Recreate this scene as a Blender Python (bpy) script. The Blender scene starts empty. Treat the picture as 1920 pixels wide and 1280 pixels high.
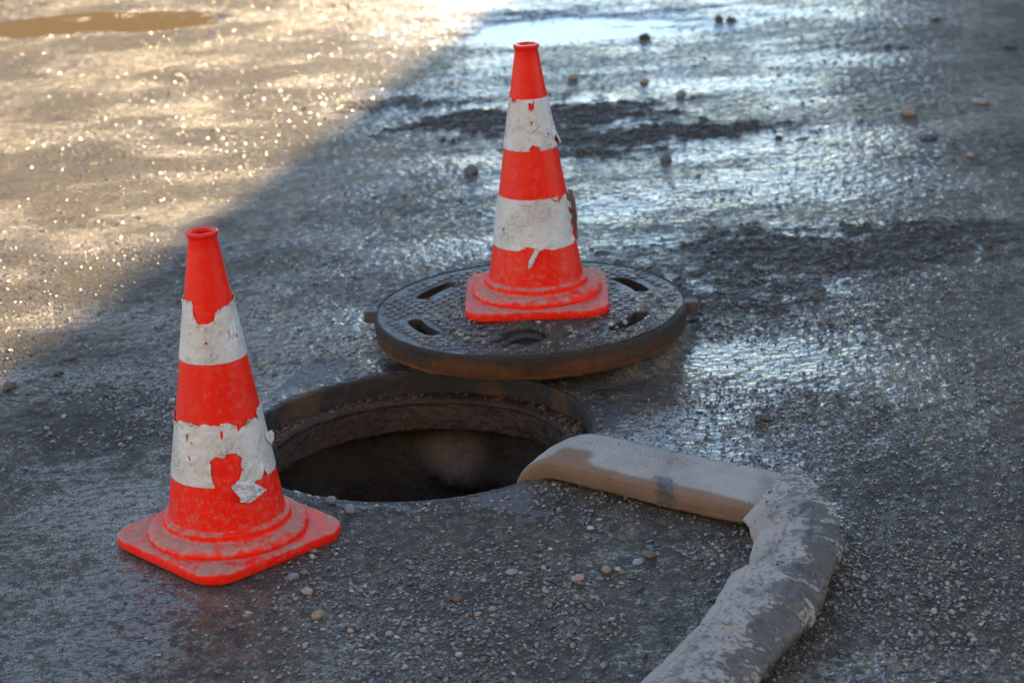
import bpy, bmesh, math, random
import numpy as np
from mathutils import Matrix, Vector

random.seed(7)
rng = np.random.default_rng(11)
scene = bpy.context.scene
col = scene.collection

# ------------------------------------------------------------------ camera
CAM_H = 1.3233
PITCH, ROLL = 0.3290, 0.0562
cam_data = bpy.data.cameras.new('camera')
cam = bpy.data.objects.new('camera', cam_data)
col.objects.link(cam)
fw = Vector((0, math.cos(PITCH), -math.sin(PITCH)))
up0 = Vector((0, math.sin(PITCH), math.cos(PITCH)))
r0 = Vector((1, 0, 0))
rt = math.cos(ROLL) * r0 - math.sin(ROLL) * up0
up = math.sin(ROLL) * r0 + math.cos(ROLL) * up0
m = Matrix.Identity(4)
for i in range(3):
    m[i][0], m[i][1], m[i][2] = rt[i], up[i], -fw[i]
m[2][3] = CAM_H
cam.matrix_world = m
cam_data.sensor_width = 36.0
cam_data.lens = 36.0 * 4009.5 / 1920.0
cam_data.clip_start = 0.05
cam_data.clip_end = 2000
cam_data.dof.use_dof = True
cam_data.dof.focus_distance = 3.3
cam_data.dof.aperture_fstop = 6.3
cam_data.dof.aperture_blades = 8
scene.camera = cam

# ------------------------------------------------------------------ sky, sun, exposure
SUN_AZ, SUN_EL = math.radians(15.0), math.radians(26.0)   # azimuth from +Y towards +X
world = bpy.data.worlds.new('World')
scene.world = world
world.use_nodes = True
wn = world.node_tree
bg = wn.nodes['Background']
sky = wn.nodes.new('ShaderNodeTexSky')
sky.sky_type = 'NISHITA'
sky.sun_disc = False
sky.sun_elevation = SUN_EL
sky.sun_rotation = SUN_AZ
sky.air_density = 1.0
sky.dust_density = 0.0
sky.ozone_density = 1.0
wn.links.new(sky.outputs[0], bg.inputs[0])
bg.inputs[1].default_value = 0.10

sun_d = bpy.data.lights.new('sun', 'SUN')
sun_d.energy = 3.4
sun_d.angle = math.radians(0.53)
sun_d.color = (1.0, 0.72, 0.38)
sun = bpy.data.objects.new('sun', sun_d)
col.objects.link(sun)
sdir = Vector((math.sin(SUN_AZ) * math.cos(SUN_EL), math.cos(SUN_AZ) * math.cos(SUN_EL), math.sin(SUN_EL)))
sun.rotation_euler = sdir.to_track_quat('Z', 'Y').to_euler()
sun.location = sdir * 60

vs = scene.view_settings
vs.view_transform = 'Standard'
vs.look = 'None'
vs.exposure = 2.15
vs.gamma = 1.0
vs.use_curve_mapping = False
scene.cycles.use_denoising = True
scene.cycles.max_bounces = 4
scene.cycles.sample_clamp_indirect = 6.0

# ------------------------------------------------------------------ numeric helpers
def _hash(ix, iy, seed):
    n = (ix.astype(np.int64) * 374761393 + iy.astype(np.int64) * 668265263 + seed * 974634777) & 0x7fffffff
    n = ((n ^ (n >> 13)) * 1274126177) & 0x7fffffff
    return ((n ^ (n >> 16)) & 0xffff) / 65535.0

def perlin(x, y, seed=0):
    x = np.asarray(x, float); y = np.asarray(y, float)
    ix = np.floor(x); iy = np.floor(y)
    fx = x - ix; fy = y - iy
    ux = fx * fx * fx * (fx * (fx * 6 - 15) + 10); uy = fy * fy * fy * (fy * (fy * 6 - 15) + 10)
    def g(dx, dy):
        a = _hash(ix + dx, iy + dy, seed) * 2 * np.pi
        return np.cos(a) * (fx - dx) + np.sin(a) * (fy - dy)
    a = g(0, 0) * (1 - ux) + g(1, 0) * ux
    b = g(0, 1) * (1 - ux) + g(1, 1) * ux
    return 1.5 * (a * (1 - uy) + b * uy)

def fbm(x, y, seed=0, octv=3, gain=0.5):
    s = 0; a = 1.0; f = 1.0
    for k in range(octv):
        s = s + a * perlin(x * f + 17.3 * k, y * f - 9.1 * k, seed + k)
        a *= gain; f *= 2.03
    return s

def sstep(a, b, x):
    t = np.clip((x - a) / (b - a), 0, 1)
    return t * t * (3 - 2 * t)

def poly_sdf(px, py, pts):
    """signed distance, negative inside"""
    pts = np.asarray(pts, float)
    d = np.full(px.shape, 1e9); inside = np.zeros(px.shape, bool)
    n = len(pts)
    for i in range(n):
        ax, ay = pts[i]; bx, by = pts[(i + 1) % n]
        ex, ey = bx - ax, by - ay
        wx, wy = px - ax, py - ay
        t = np.clip((wx * ex + wy * ey) / (ex * ex + ey * ey + 1e-18), 0, 1)
        d = np.minimum(d, np.hypot(wx - ex * t, wy - ey * t))
        c = (ay > py) != (by > py)
        with np.errstate(divide='ignore', invalid='ignore'):
            xi = (bx - ax) * (py - ay) / (by - ay + 1e-18) + ax
        inside ^= c & (px < xi)
    return np.where(inside, -d, d)

def np_mesh(name, verts, faces_list, smooth=True):
    """faces_list: list of int arrays (n,3) or (n,4)"""
    me = bpy.data.meshes.new(name)
    verts = np.asarray(verts, np.float32)
    me.vertices.add(len(verts))
    me.vertices.foreach_set('co', verts.ravel())
    loops = np.concatenate([np.asarray(f, np.int32).ravel() for f in faces_list])
    sizes = np.concatenate([np.full(len(f), np.asarray(f).shape[1], np.int32) for f in faces_list])
    starts = np.concatenate([[0], np.cumsum(sizes)[:-1]]).astype(np.int32)
    me.loops.add(len(loops)); me.loops.foreach_set('vertex_index', loops)
    me.polygons.add(len(sizes))
    me.polygons.foreach_set('loop_start', starts)
    me.polygons.foreach_set('loop_total', sizes)
    me.update(calc_edges=True)
    me.polygons.foreach_set('use_smooth', np.full(len(sizes), smooth, bool))
    me.validate()
    return me

def fattr(me, name, vals):
    a = me.attributes.new(name, 'FLOAT', 'POINT')
    a.data.foreach_set('value', np.asarray(vals, np.float32))

def uvmap(me, uv_per_vert):
    l = me.uv_layers.new(name='UVMap')
    vi = np.empty(len(me.loops), np.int32); me.loops.foreach_get('vertex_index', vi)
    l.data.foreach_set('uv', np.asarray(uv_per_vert, np.float32)[vi].ravel())

def obj(name, me, mat, parent=None):
    o = bpy.data.objects.new(name, me)
    if mat is not None and not me.materials:
        me.materials.append(mat)
    col.objects.link(o)
    if parent is not None:
        o.parent = parent
    return o

def tag(o, label=None, cat=None, group=None, kind=None):
    if label: o['label'] = label
    if cat: o['category'] = cat
    if group: o['group'] = group
    if kind: o['kind'] = kind
    return o

def empty(name, loc, rot=(0, 0, 0)):
    o = bpy.data.objects.new(name, None)
    o.empty_display_size = 0.1
    col.objects.link(o)
    o.location = loc; o.rotation_euler = rot
    return o

def lathe(profile, n=96, closed=False):
    """profile list of (r,z); closed: the profile is a loop"""
    p = np.asarray(profile, float); k = len(p)
    a = np.linspace(0, 2 * np.pi, n, endpoint=False)
    v = np.stack([np.outer(np.cos(a), p[:, 0]), np.outer(np.sin(a), p[:, 0]), np.tile(p[:, 1], (n, 1))], 2).reshape(-1, 3)
    i = np.arange(n)[:, None]; j = np.arange(k if closed else k - 1)[None]
    i2 = (i + 1) % n; j2 = (j + 1) % k
    q = np.stack([i * k + j, i2 * k + j, i2 * k + j2, i * k + j2], 2).reshape(-1, 4)
    return v, q

def clip_grid(U, V, S):
    """triangles of the grid where S > 0, cut along S = 0; returns points (n,2) and tris"""
    n, mm = U.shape
    pts = []; idx = {}
    def vid(i, j):
        k = (i, j)
        if k not in idx:
            idx[k] = len(pts); pts.append((U[i, j], V[i, j]))
        return idx[k]
    def eid(a, b):
        k = (a, b) if a < b else (b, a)
        if k not in idx:
            a, b = k
            sa, sb = S[a], S[b]; t = sa / (sa - sb)
            t = min(max(t, 0.02), 0.98)
            idx[k] = len(pts)
            pts.append((U[a] + (U[b] - U[a]) * t, V[a] + (V[b] - V[a]) * t))
        return idx[k]
    tris = []
    pos = S > 0
    anyp = pos[:-1, :-1] | pos[1:, :-1] | pos[1:, 1:] | pos[:-1, 1:]
    for i, j in np.argwhere(anyp):
        i = int(i); j = int(j)
        for t in (((i, j), (i + 1, j), (i + 1, j + 1)), ((i, j), (i + 1, j + 1), (i, j + 1))):
            f = [bool(pos[c]) for c in t]; s = sum(f)
            if s == 0: continue
            if s == 3:
                tris.append((vid(*t[0]), vid(*t[1]), vid(*t[2]))); continue
            out = []
            for k in range(3):
                a, b = t[k], t[(k + 1) % 3]
                if f[k]: out.append(vid(*a))
                if f[k] != f[(k + 1) % 3]: out.append(eid(a, b))
            tris.append(tuple(out[:3]))
            if len(out) == 4: tris.append((out[0], out[2], out[3]))
    return np.array(pts), np.array(tris, np.int64)

def thick_sheet(name, pts, tris, outer, inner):
    """outer, inner: (n,3) positions of the two skins"""
    n = len(pts)
    e = np.concatenate([tris[:, [0, 1]], tris[:, [1, 2]], tris[:, [2, 0]]])
    key = np.sort(e, 1); kk = key[:, 0] * n + key[:, 1]
    u, first, cnt = np.unique(kk, return_index=True, return_counts=True)
    b = e[first[cnt == 1]]
    side = np.stack([b[:, 1], b[:, 0], b[:, 0] + n, b[:, 1] + n], 1)
    return np_mesh(name, np.concatenate([outer, inner]), [tris, tris[:, ::-1] + n, side])

# ------------------------------------------------------------------ material helpers
class NT:
    def __init__(self, name):
        self.m = bpy.data.materials.new(name); self.m.use_nodes = True
        self.t = self.m.node_tree; self.n = self.t.nodes; self.l = self.t.links
        self.b = self.n['Principled BSDF']
        self.out = self.n['Material Output']
    def _in(self, s, v):
        if isinstance(v, bpy.types.NodeSocket): self.l.new(v, s)
        elif v is not None:
            if hasattr(s.default_value, '__len__') and not hasattr(v, '__len__'): v = (v,) * len(s.default_value)
            if hasattr(s.default_value, '__len__') and len(s.default_value) == 4 and len(v) == 3: v = (*v, 1)
            s.default_value = v
    def node(self, typ, ins=None, out=0, **kw):
        nd = self.n.new(typ)
        for k, v in kw.items(): setattr(nd, k, v)
        for k, v in (ins or {}).items(): self._in(nd.inputs[k], v)
        return nd.outputs[out]
    def coord(self, what='Object'): return self.node('ShaderNodeTexCoord', out=what)
    def pos(self): return self.node('ShaderNodeNewGeometry', out='Position')
    def noise(self, vec, scale, detail=4, rough=0.55, dist=0.0, out=0, dim='3D'):
        return self.node('ShaderNodeTexNoise', noise_dimensions=dim, ins={'Vector': vec, 'Scale': scale, 'Detail': detail, 'Roughness': rough, 'Distortion': dist}, out=out)
    def voro(self, vec, scale, out='Distance', **kw):
        return self.node('ShaderNodeTexVoronoi', {'Vector': vec, 'Scale': scale}, out=out, **kw)
    def mapping(self, vec, scale=(1, 1, 1), rot=(0, 0, 0)):
        return self.node('ShaderNodeMapping', {'Vector': vec, 'Scale': scale, 'Rotation': rot})
    def math(self, op, a, b=None, c=None, clamp=False):
        nd = self.n.new('ShaderNodeMath'); nd.operation = op; nd.use_clamp = clamp
        self._in(nd.inputs[0], a); self._in(nd.inputs[1], b)
        if c is not None: self._in(nd.inputs[2], c)
        return nd.outputs[0]
    def ramp(self, f, a, b, lo=0.0, hi=1.0):
        return self.node('ShaderNodeMapRange', {'Value': f, 'From Min': a, 'From Max': b, 'To Min': lo, 'To Max': hi}, interpolation_type='SMOOTHSTEP')
    def mix(self, f, a, b):
        nd = self.n.new('ShaderNodeMix'); nd.data_type = 'RGBA'
        self._in(nd.inputs[0], f); self._in(nd.inputs[6], a); self._in(nd.inputs[7], b)
        return nd.outputs[2]
    def cramp(self, f, stops, interp='LINEAR'):
        nd = self.n.new('ShaderNodeValToRGB'); self._in(nd.inputs[0], f)
        cr = nd.color_ramp; cr.interpolation = interp
        while len(cr.elements) < len(stops): cr.elements.new(0.5)
        for e, (p, c) in zip(cr.elements, stops): e.position = p; e.color = (*c, 1)
        return nd.outputs[0]
    def attr(self, name): return self.node('ShaderNodeAttribute', out='Fac', attribute_name=name)
    def sep(self, v, i): return self.node('ShaderNodeSeparateXYZ', {'Vector': v}, out=i)
    def bump(self, h, strength, dist, normal=None):
        return self.node('ShaderNodeBump', {'Height': h, 'Strength': strength, 'Distance': dist, 'Normal': normal})
    def set(self, **kw):
        for k, v in kw.items(): self._in(self.b.inputs[k.replace('_', ' ')], v)
        return self.m

# ------------------------------------------------------------------ materials
def mat_ground():
    t = NT('wet_mud'); p = t.pos()
    wet = t.attr('wet'); clod = t.attr('clod')
    n1 = t.noise(p, 2.2, 3, dim='2D'); n2 = t.noise(p, 23, 4, 0.6, dim='2D'); n3 = t.noise(p, 170, 2, 0.6, dim='2D')
    c = t.mix(t.ramp(n1, .35, .65), (.118, .094, .064), (.165, .128, .082))
    c = t.mix(t.ramp(n2, .4, .7), c, (.075, .062, .046))
    c = t.mix(t.math('MULTIPLY', t.ramp(n3, .5, .75), .6), c, (.21, .175, .13))
    c = t.mix(t.math('MULTIPLY', clod, .8), c, (.052, .042, .032))
    rr = t.math('ADD', t.math('MULTIPLY', t.ramp(n2, .3, .7), .16), t.ramp(wet, 0, 1, .32, .20))
    rr = t.math('ADD', rr, t.math('MULTIPLY', clod, .28))
    g1 = t.noise(p, 120, 3, .65, dim='2D')
    g2 = t.voro(p, 260, 'Distance', voronoi_dimensions='2D')
    h = t.math('ADD', t.math('MULTIPLY', g1, 1.0), t.math('MULTIPLY', g2, -.8))
    st = t.ramp(wet, 0, 1, 1.0, .50)
    nb = t.node('ShaderNodeBump', {'Height': h, 'Strength': st, 'Distance': .0078})
    cw = t.math('MULTIPLY', t.ramp(wet, .05, .75, .30, 1.0), t.math('MULTIPLY', t.ramp(n3, .35, .6, 1.0, .55), t.math('SUBTRACT', 1.0, t.math('MULTIPLY', clod, .85))))
    # the water film rounds over the grains: smooth swells a few centimetres long, which break the sun into glints
    g3 = t.noise(p, 52, 1, .5, dim='2D')
    g4 = t.noise(p, 150, 2, .5, dim='2D')
    # grain tops stand dry and dull out of the film
    g5 = t.noise(p, 125, 2, .6, dim='2D'); g6 = t.noise(p, 11, 3, .6, dim='2D')
    thr = t.math('ADD', t.math('MULTIPLY', g6, .30), t.ramp(wet, .3, 1, -.06, -.24))
    g7 = t.noise(p, 46, 3, .65, dim='2D')
    dry = t.math('MAXIMUM', t.ramp(t.math('ADD', g5, thr), .555, .635), t.ramp(t.math('ADD', g7, t.math('MULTIPLY', thr, .8)), .53, .60))
    cw = t.math('MULTIPLY', cw, t.math('SUBTRACT', 1.0, t.math('MULTIPLY', dry, .92)))
    c = t.mix(t.math('MULTIPLY', dry, .5), c, (.055, .046, .036))
    cst = t.ramp(wet, 0, 1, 1.0, .75)
    cb = t.node('ShaderNodeBump', {'Height': t.math('ADD', g3, t.math('MULTIPLY', g4, .16)), 'Strength': cst, 'Distance': .0046})
    return t.set(Base_Color=c, Roughness=rr, Normal=nb, IOR=1.40, Specular_IOR_Level=.16, Coat_Weight=cw, Coat_Roughness=t.ramp(n2, .3, .7, .04, .08), Coat_IOR=1.34, Coat_Normal=cb)

def mat_pebble():
    t = NT('pebble_stone')
    r = t.node('ShaderNodeNewGeometry', out='Random Per Island')
    oi = t.node('ShaderNodeObjectInfo', out='Random')
    f = t.math('FRACT', t.math('ADD', r, oi))
    c = t.cramp(f, [(0, (.050, .047, .043)), (.24, (.085, .079, .072)), (.42, (.14, .110, .078)), (.56, (.11, .115, .118)), (.70, (.24, .180, .125)),
                    (.86, (.25, .225, .195)), (.96, (.34, .27, .19)), (1, (.42, .39, .34))])
    n = t.noise(t.coord(), 260, 3)
    c = t.mix(t.ramp(n, .5, .8), c, (.06, .054, .046))
    return t.set(Base_Color=c, Roughness=.33, IOR=1.45)

def mat_wetgrain():
    t = NT('wet_grain')
    r = t.node('ShaderNodeNewGeometry', out='Random Per Island')
    c = t.cramp(r, [(0, (.055, .046, .035)), (.6, (.10, .08, .056)), (1, (.17, .135, .095))])
    return t.set(Base_Color=c, Roughness=.25, IOR=1.45)

def mat_clod():
    t = NT('mud_clod'); p = t.pos()
    n = t.noise(p, 120, 4, .6)
    c = t.mix(t.ramp(n, .3, .7), (.050, .040, .030), (.100, .080, .060))
    return t.set(Base_Color=c, Roughness=.55, Normal=t.bump(n, .8, .004))

def mat_stone(name, a, b):
    t = NT(name); p = t.pos()
    n = t.noise(p, 90, 4, .6)
    c = t.mix(t.ramp(n, .3, .7), a, b)
    return t.set(Base_Color=c, Roughness=.45, Normal=t.bump(t.noise(p, 240, 3), .4, .002))

def mat_water():
    t = NT('puddle_water'); p = t.pos()
    n = t.noise(t.mapping(p, (14, 30, 1)), 1.0, 3, .5)
    return t.set(Base_Color=(.20, .135, .062), Roughness=.10, IOR=1.333, Normal=t.bump(t.math('ADD', n, t.math('MULTIPLY', t.noise(p, 60, 2, dim='2D'), .25)), .35, .006))

def mat_red(dust):
    t = NT('red_plastic' if not dust else 'dusty_red_plastic'); p = t.coord()
    seed = t.node('ShaderNodeObjectInfo', out='Random')
    pv = t.node('ShaderNodeVectorMath', {0: p, 1: t.node('ShaderNodeCombineXYZ', {'X': t.math('MULTIPLY', seed, 9.0), 'Y': seed, 'Z': 0.0})}, operation='ADD')
    n1 = t.noise(pv, 17, 5, .68); n2 = t.noise(pv, 80, 5, .72); n3 = t.noise(pv, 300, 2, .6)
    base = t.mix(t.ramp(n1, .3, .7), (.92, .018, .004), (.84, .013, .003))
    if dust:
        d = t.math('ADD', t.math('MULTIPLY', n1, .65), t.math('MULTIPLY', n2, .45))
        nz = t.sep(t.node('ShaderNodeNewGeometry', out='Normal'), 2)
        d = t.math('ADD', d, t.math('MULTIPLY', nz, .20))
        f = t.ramp(d, .60, .80)
        f = t.math('MULTIPLY', f, t.ramp(n3, .25, .6, .65, .95))
        f = t.math('MULTIPLY', f, .88)
        dc = t.mix(t.ramp(n2, .3, .7), (.30, .215, .150), (.40, .295, .215))
        pk = t.mix(t.ramp(n2, .45, .75), base, (.92, .055, .03))
        c = t.mix(f, pk, dc)
        rgh = t.ramp(f, 0, .8, .40, .8)
    else:
        z = t.sep(p, 2)
        low = t.ramp(z, .07, .40, 1.0, .30)
        d = t.math('ADD', t.math('MULTIPLY', n2, .75), t.math('MULTIPLY', n3, .3))
        f = t.math('MULTIPLY', t.ramp(d, .50, .78), low)
        scr = t.noise(t.mapping(pv, (40, 40, 260), (.3, .2, 0)), 1.0, 3, .6)
        f = t.math('ADD', f, t.math('MULTIPLY', t.ramp(scr, .62, .75), t.math('MULTIPLY', low, .35)))
        f = t.math('MULTIPLY', f, .65, clamp=True)
        fade = t.math('MULTIPLY', t.ramp(t.noise(pv, 7, 4, .6), .45, .7), .35)
        base = t.mix(fade, base, (.80, .050, .018))
        c = t.mix(f, base, (.33, .25, .20))
        rub = t.math('MULTIPLY', t.ramp(t.noise(t.mapping(pv, (60, 60, 26), (.5, .2, .3)), 1.0, 5, .7), .66, .76), .6)
        c = t.mix(rub, c, (.16, .045, .030))
        rgh = t.ramp(f, 0, .6, .30, .75)
    return t.set(Base_Color=c, Roughness=rgh, Normal=t.bump(n2, .12, .003), Specular_IOR_Level=.18)

def mat_band():
    t = NT('reflective_band'); p = t.coord()
    seed = t.node('ShaderNodeObjectInfo', out='Random')
    pv = t.node('ShaderNodeVectorMath', {0: p, 1: t.node('ShaderNodeCombineXYZ', {'X': t.math('MULTIPLY', seed, 9.0), 'Y': seed, 'Z': 0.0})}, operation='ADD')
    n1 = t.noise(pv, 16, 5, .6); n2 = t.noise(pv, 70, 5, .65); n3 = t.noise(pv, 28, 4, .55, 1.5)
    c = t.mix(t.ramp(n1, .35, .65), (.64, .59, .54), (.53, .48, .43))
    ck = t.voro(t.node('ShaderNodeVectorMath', {0: pv, 1: t.node('ShaderNodeTexNoise', {'Vector': pv, 'Scale': 40.0}, out='Color')}, operation='MULTIPLY_ADD') if False else pv, 55, feature='DISTANCE_TO_EDGE')
    line = t.math('MULTIPLY', t.ramp(t.math('ABSOLUTE', t.math('SUBTRACT', n3, .5)), .0, .018, 1, 0), t.ramp(n1, .47, .60))
    c = t.mix(t.math('MULTIPLY', line, .75), c, (.20, .145, .095))
    c = t.mix(t.math('MULTIPLY', t.ramp(n2, .55, .75), .55), c, (.30, .245, .19))
    sp = t.voro(pv, 150); spk = t.math('MULTIPLY', t.ramp(sp, .10, .18, 1, 0), t.ramp(n2, .5, .62))
    c = t.mix(spk, c, (.12, .09, .07))
    h = t.math('ADD', n3, t.math('MULTIPLY', n2, .4))
    return t.set(Base_Color=c, Roughness=.42, Normal=t.bump(h, .35, .006), Specular_IOR_Level=.55)

def mat_foil():
    t = NT('peeled_foil'); p = t.coord()
    v = t.voro(p, 210); n = t.noise(p, 90, 4)
    c = t.mix(t.ramp(n, .35, .7), (.66, .60, .58), (.36, .29, .25))
    return t.set(Base_Color=c, Roughness=.32, Metallic=.25, Normal=t.bump(v, .7, .004))

def mat_iron(name, c0, c1, rust, rough=.42):
    t = NT(name); p = t.pos()
    n1 = t.noise(p, 9, 5, .6); n2 = t.noise(p, 70, 5, .65)
    c = t.mix(t.ramp(n2, .35, .7), c0, c1)
    c = t.mix(t.math('MULTIPLY', t.ramp(n1, .48, .66), rust), c, (.115, .050, .022))
    return t.set(Base_Color=c, Roughness=t.ramp(n2, .3, .7, rough - .14, rough + .15), Normal=t.bump(n2, .8, .004), Specular_IOR_Level=.5)

def mat_rust():
    t = NT('rusted_cover_side'); p = t.pos()
    z = t.sep(p, 2)
    n1 = t.noise(p, 11, 5, .62); n2 = t.noise(t.mapping(p, (45, 45, 18)), 1.0, 5, .65); n3 = t.noise(p, 160, 4)
    c = t.mix(t.ramp(n1, .36, .64), (.125, .044, .015), (.060, .028, .015))
    c = t.mix(t.math('MULTIPLY', t.ramp(n2, .45, .68), .7), c, (.036, .024, .017))
    hi = t.ramp(t.math('ADD', z, t.math('MULTIPLY', n1, .030)), .070, .088)
    c = t.mix(t.math('MULTIPLY', hi, .8), c, (.030, .027, .023))
    lo = t.math('MULTIPLY', t.ramp(t.math('ADD', z, t.math('MULTIPLY', n2, .014)), .040, .052, 1, 0), t.ramp(n1, .4, .6))
    c = t.mix(lo, c, (.26, .090, .018))
    gx = t.math('MULTIPLY', t.ramp(t.sep(p, 0), .10, .32), t.ramp(n2, .35, .6))
    c = t.mix(t.math('MULTIPLY', gx, .75), c, (.050, .042, .034))
    return t.set(Base_Color=c, Roughness=.8, Specular_IOR_Level=.25, Normal=t.bump(t.math('ADD', n2, n3), .8, .004))

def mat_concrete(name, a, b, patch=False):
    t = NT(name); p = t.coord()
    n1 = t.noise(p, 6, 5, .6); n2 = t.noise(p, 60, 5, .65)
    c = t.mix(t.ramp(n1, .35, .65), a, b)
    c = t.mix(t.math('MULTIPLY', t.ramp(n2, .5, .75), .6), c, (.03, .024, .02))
    if patch:
        # a pale patch on the far wall
        d = t.node('ShaderNodeVectorMath', {0: p, 1: (.05, .33, -.165)}, out='Value', operation='DISTANCE')
        f = t.math('MULTIPLY', t.ramp(t.math('ADD', d, t.math('MULTIPLY', n2, .05)), .045, .105, 1, 0), t.ramp(n2, .3, .6, .5, 1))
        c = t.mix(f, c, (.22, .17, .145))
    return t.set(Base_Color=c, Roughness=.6, Normal=t.bump(n2, 1.0, .012))

def mat_hose():
    t = NT('woven_hose')
    uv = t.coord('UV'); p = t.pos()
    u = t.sep(uv, 0); v = t.sep(uv, 1)
    k = 2 * math.pi / .0052
    wu = t.math('SINE', t.math('MULTIPLY', u, k))
    wv = t.math('SINE', t.math('MULTIPLY', v, k))
    weave = t.math('MULTIPLY', wu, wv)
    n1 = t.noise(p, 13, 5, .6); n2 = t.noise(t.mapping(p, (24, 75, 40), (0, 0, .45)), 1.0, 6, .75); n3 = t.noise(p, 130, 4, .65)
    c = t.mix(t.ramp(n1, .35, .65), (.40, .335, .265), (.31, .255, .198))
    c = t.mix(t.math('MULTIPLY', t.ramp(weave, -.2, .9), .5), c, (.56, .48, .395))
    c = t.mix(t.math('MULTIPLY', t.ramp(weave, -.3, -.95), .65), c, (.14, .10, .07))
    # red marking threads, dashed by the weave
    red = None
    for u0, w in ((.030, .0016), (.0415, .0012)):
        a = t.ramp(t.math('ABSOLUTE', t.math('SUBTRACT', u, u0)), w * .7, w * 1.3, 1, 0)
        red = a if red is None else t.math('MAXIMUM', red, a)
    dash = t.ramp(t.math('SINE', t.math('MULTIPLY', v, 2 * math.pi / .0085)), -.5, 0)
    c = t.mix(t.math('MULTIPLY', t.math('MULTIPLY', red, dash), t.ramp(n1, .35, .65, .25, .8)), c, (.33, .05, .045))
    # ochre stain along the flat edge, attribute painted wear
    st = t.attr('stain'); mu = t.attr('mud')
    s = t.ramp(t.math('ADD', st, t.math('MULTIPLY', n1, .5)), .55, 1.0)
    c = t.mix(t.math('MULTIPLY', s, .85), c, (.19, .095, .042))
    mm = t.math('ADD', mu, t.math('ADD', t.math('MULTIPLY', n1, .85), t.math('MULTIPLY', n2, .80)))
    mm = t.math('SUBTRACT', t.math('ADD', mm, t.math('MULTIPLY', n3, .35)), .415)
    mf = t.ramp(mm, .95, 1.01)
    fine = t.math('MULTIPLY', t.ramp(t.math('ADD', n3, t.math('MULTIPLY', mu, .22)), .60, .68), t.ramp(mu, .05, .5))
    mf = t.math('MAXIMUM', mf, fine)
    c = t.mix(t.math('MULTIPLY', mf, .92), c, t.mix(t.ramp(n2, .4, .6), (.050, .041, .031), (.098, .080, .060)))
    h = t.math('ADD', t.math('MULTIPLY', weave, t.math('SUBTRACT', 1.0, mf)), t.math('MULTIPLY', mf, t.math('ADD', n3, 1.2)))
    return t.set(Base_Color=c, Roughness=t.ramp(mf, 0, 1, .78, .5), Normal=t.bump(h, .55, .0016))

def mat_plain(name, a, b, scale, rough):
    t = NT(name); n = t.noise(t.coord(), scale, 4)
    return t.set(Base_Color=t.mix(t.ramp(n, .35, .65), a, b), Roughness=rough)

M = dict(wetgrain=mat_wetgrain(), ground=mat_ground(), pebble=mat_pebble(), clod=mat_clod(), water=mat_water(), red=mat_red(False), dusty=mat_red(True),
         band=mat_band(), foil=mat_foil(), rust=mat_rust(), hose=mat_hose(),
         iron=mat_iron('wet_cast_iron', (.030, .024, .018), (.066, .053, .040), .5, .46),
         ironrim=mat_iron('dark_frame_iron', (.022, .017, .013), (.040, .030, .022), .8, .62),
         lug=mat_iron('rusty_lug', (.06, .05, .04), (.10, .085, .07), .7, .6),
         ledge=mat_iron('gritty_rust_ledge', (.024, .014, .009), (.070, .032, .015), 1.0, .75),
         ring=mat_concrete('brown_ring', (.060, .032, .022), (.095, .055, .038)),
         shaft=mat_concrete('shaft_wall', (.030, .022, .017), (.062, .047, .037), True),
         rustgrit=mat_stone('rusty_grit', (.060, .030, .014), (.16, .080, .035)),
         tan=mat_stone('tan_stone', (.22, .155, .10), (.32, .24, .165)),
         pink=mat_stone('pinkish_stone', (.26, .17, .125), (.34, .25, .20)),
         grey=mat_stone('grey_stone', (.13, .13, .13), (.20, .20, .195)),
         blue=mat_stone('blue_grey_stone', (.16, .18, .20), (.25, .265, .28)),
         brown=mat_stone('brown_stone', (.075, .055, .040), (.125, .092, .065)))

# ------------------------------------------------------------------ ground
HOLE = np.array([-.172, 3.4217]); HR = .3003
COV = np.array([.0379, 3.8499]); COV_R = .2963; COV_Z = .0804
FC = np.array([-.4500, 3.0190]); RC = np.array([.0526, 3.8860])
PLATE_A = math.radians(-18.8); PLATE_H = .332
PUDDLES = [(-1.45, 7.70, .52, .24), (.22, 7.08, .48, .26), (-.62, 7.62, .30, .10)]

def plate_d(x, y):
    dx, dy = x - HOLE[0], y - HOLE[1]
    c, s = math.cos(PLATE_A), math.sin(PLATE_A)
    a = np.abs(c * dx + s * dy); b = np.abs(-s * dx + c * dy)
    return np.maximum(a, b) - PLATE_H

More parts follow.
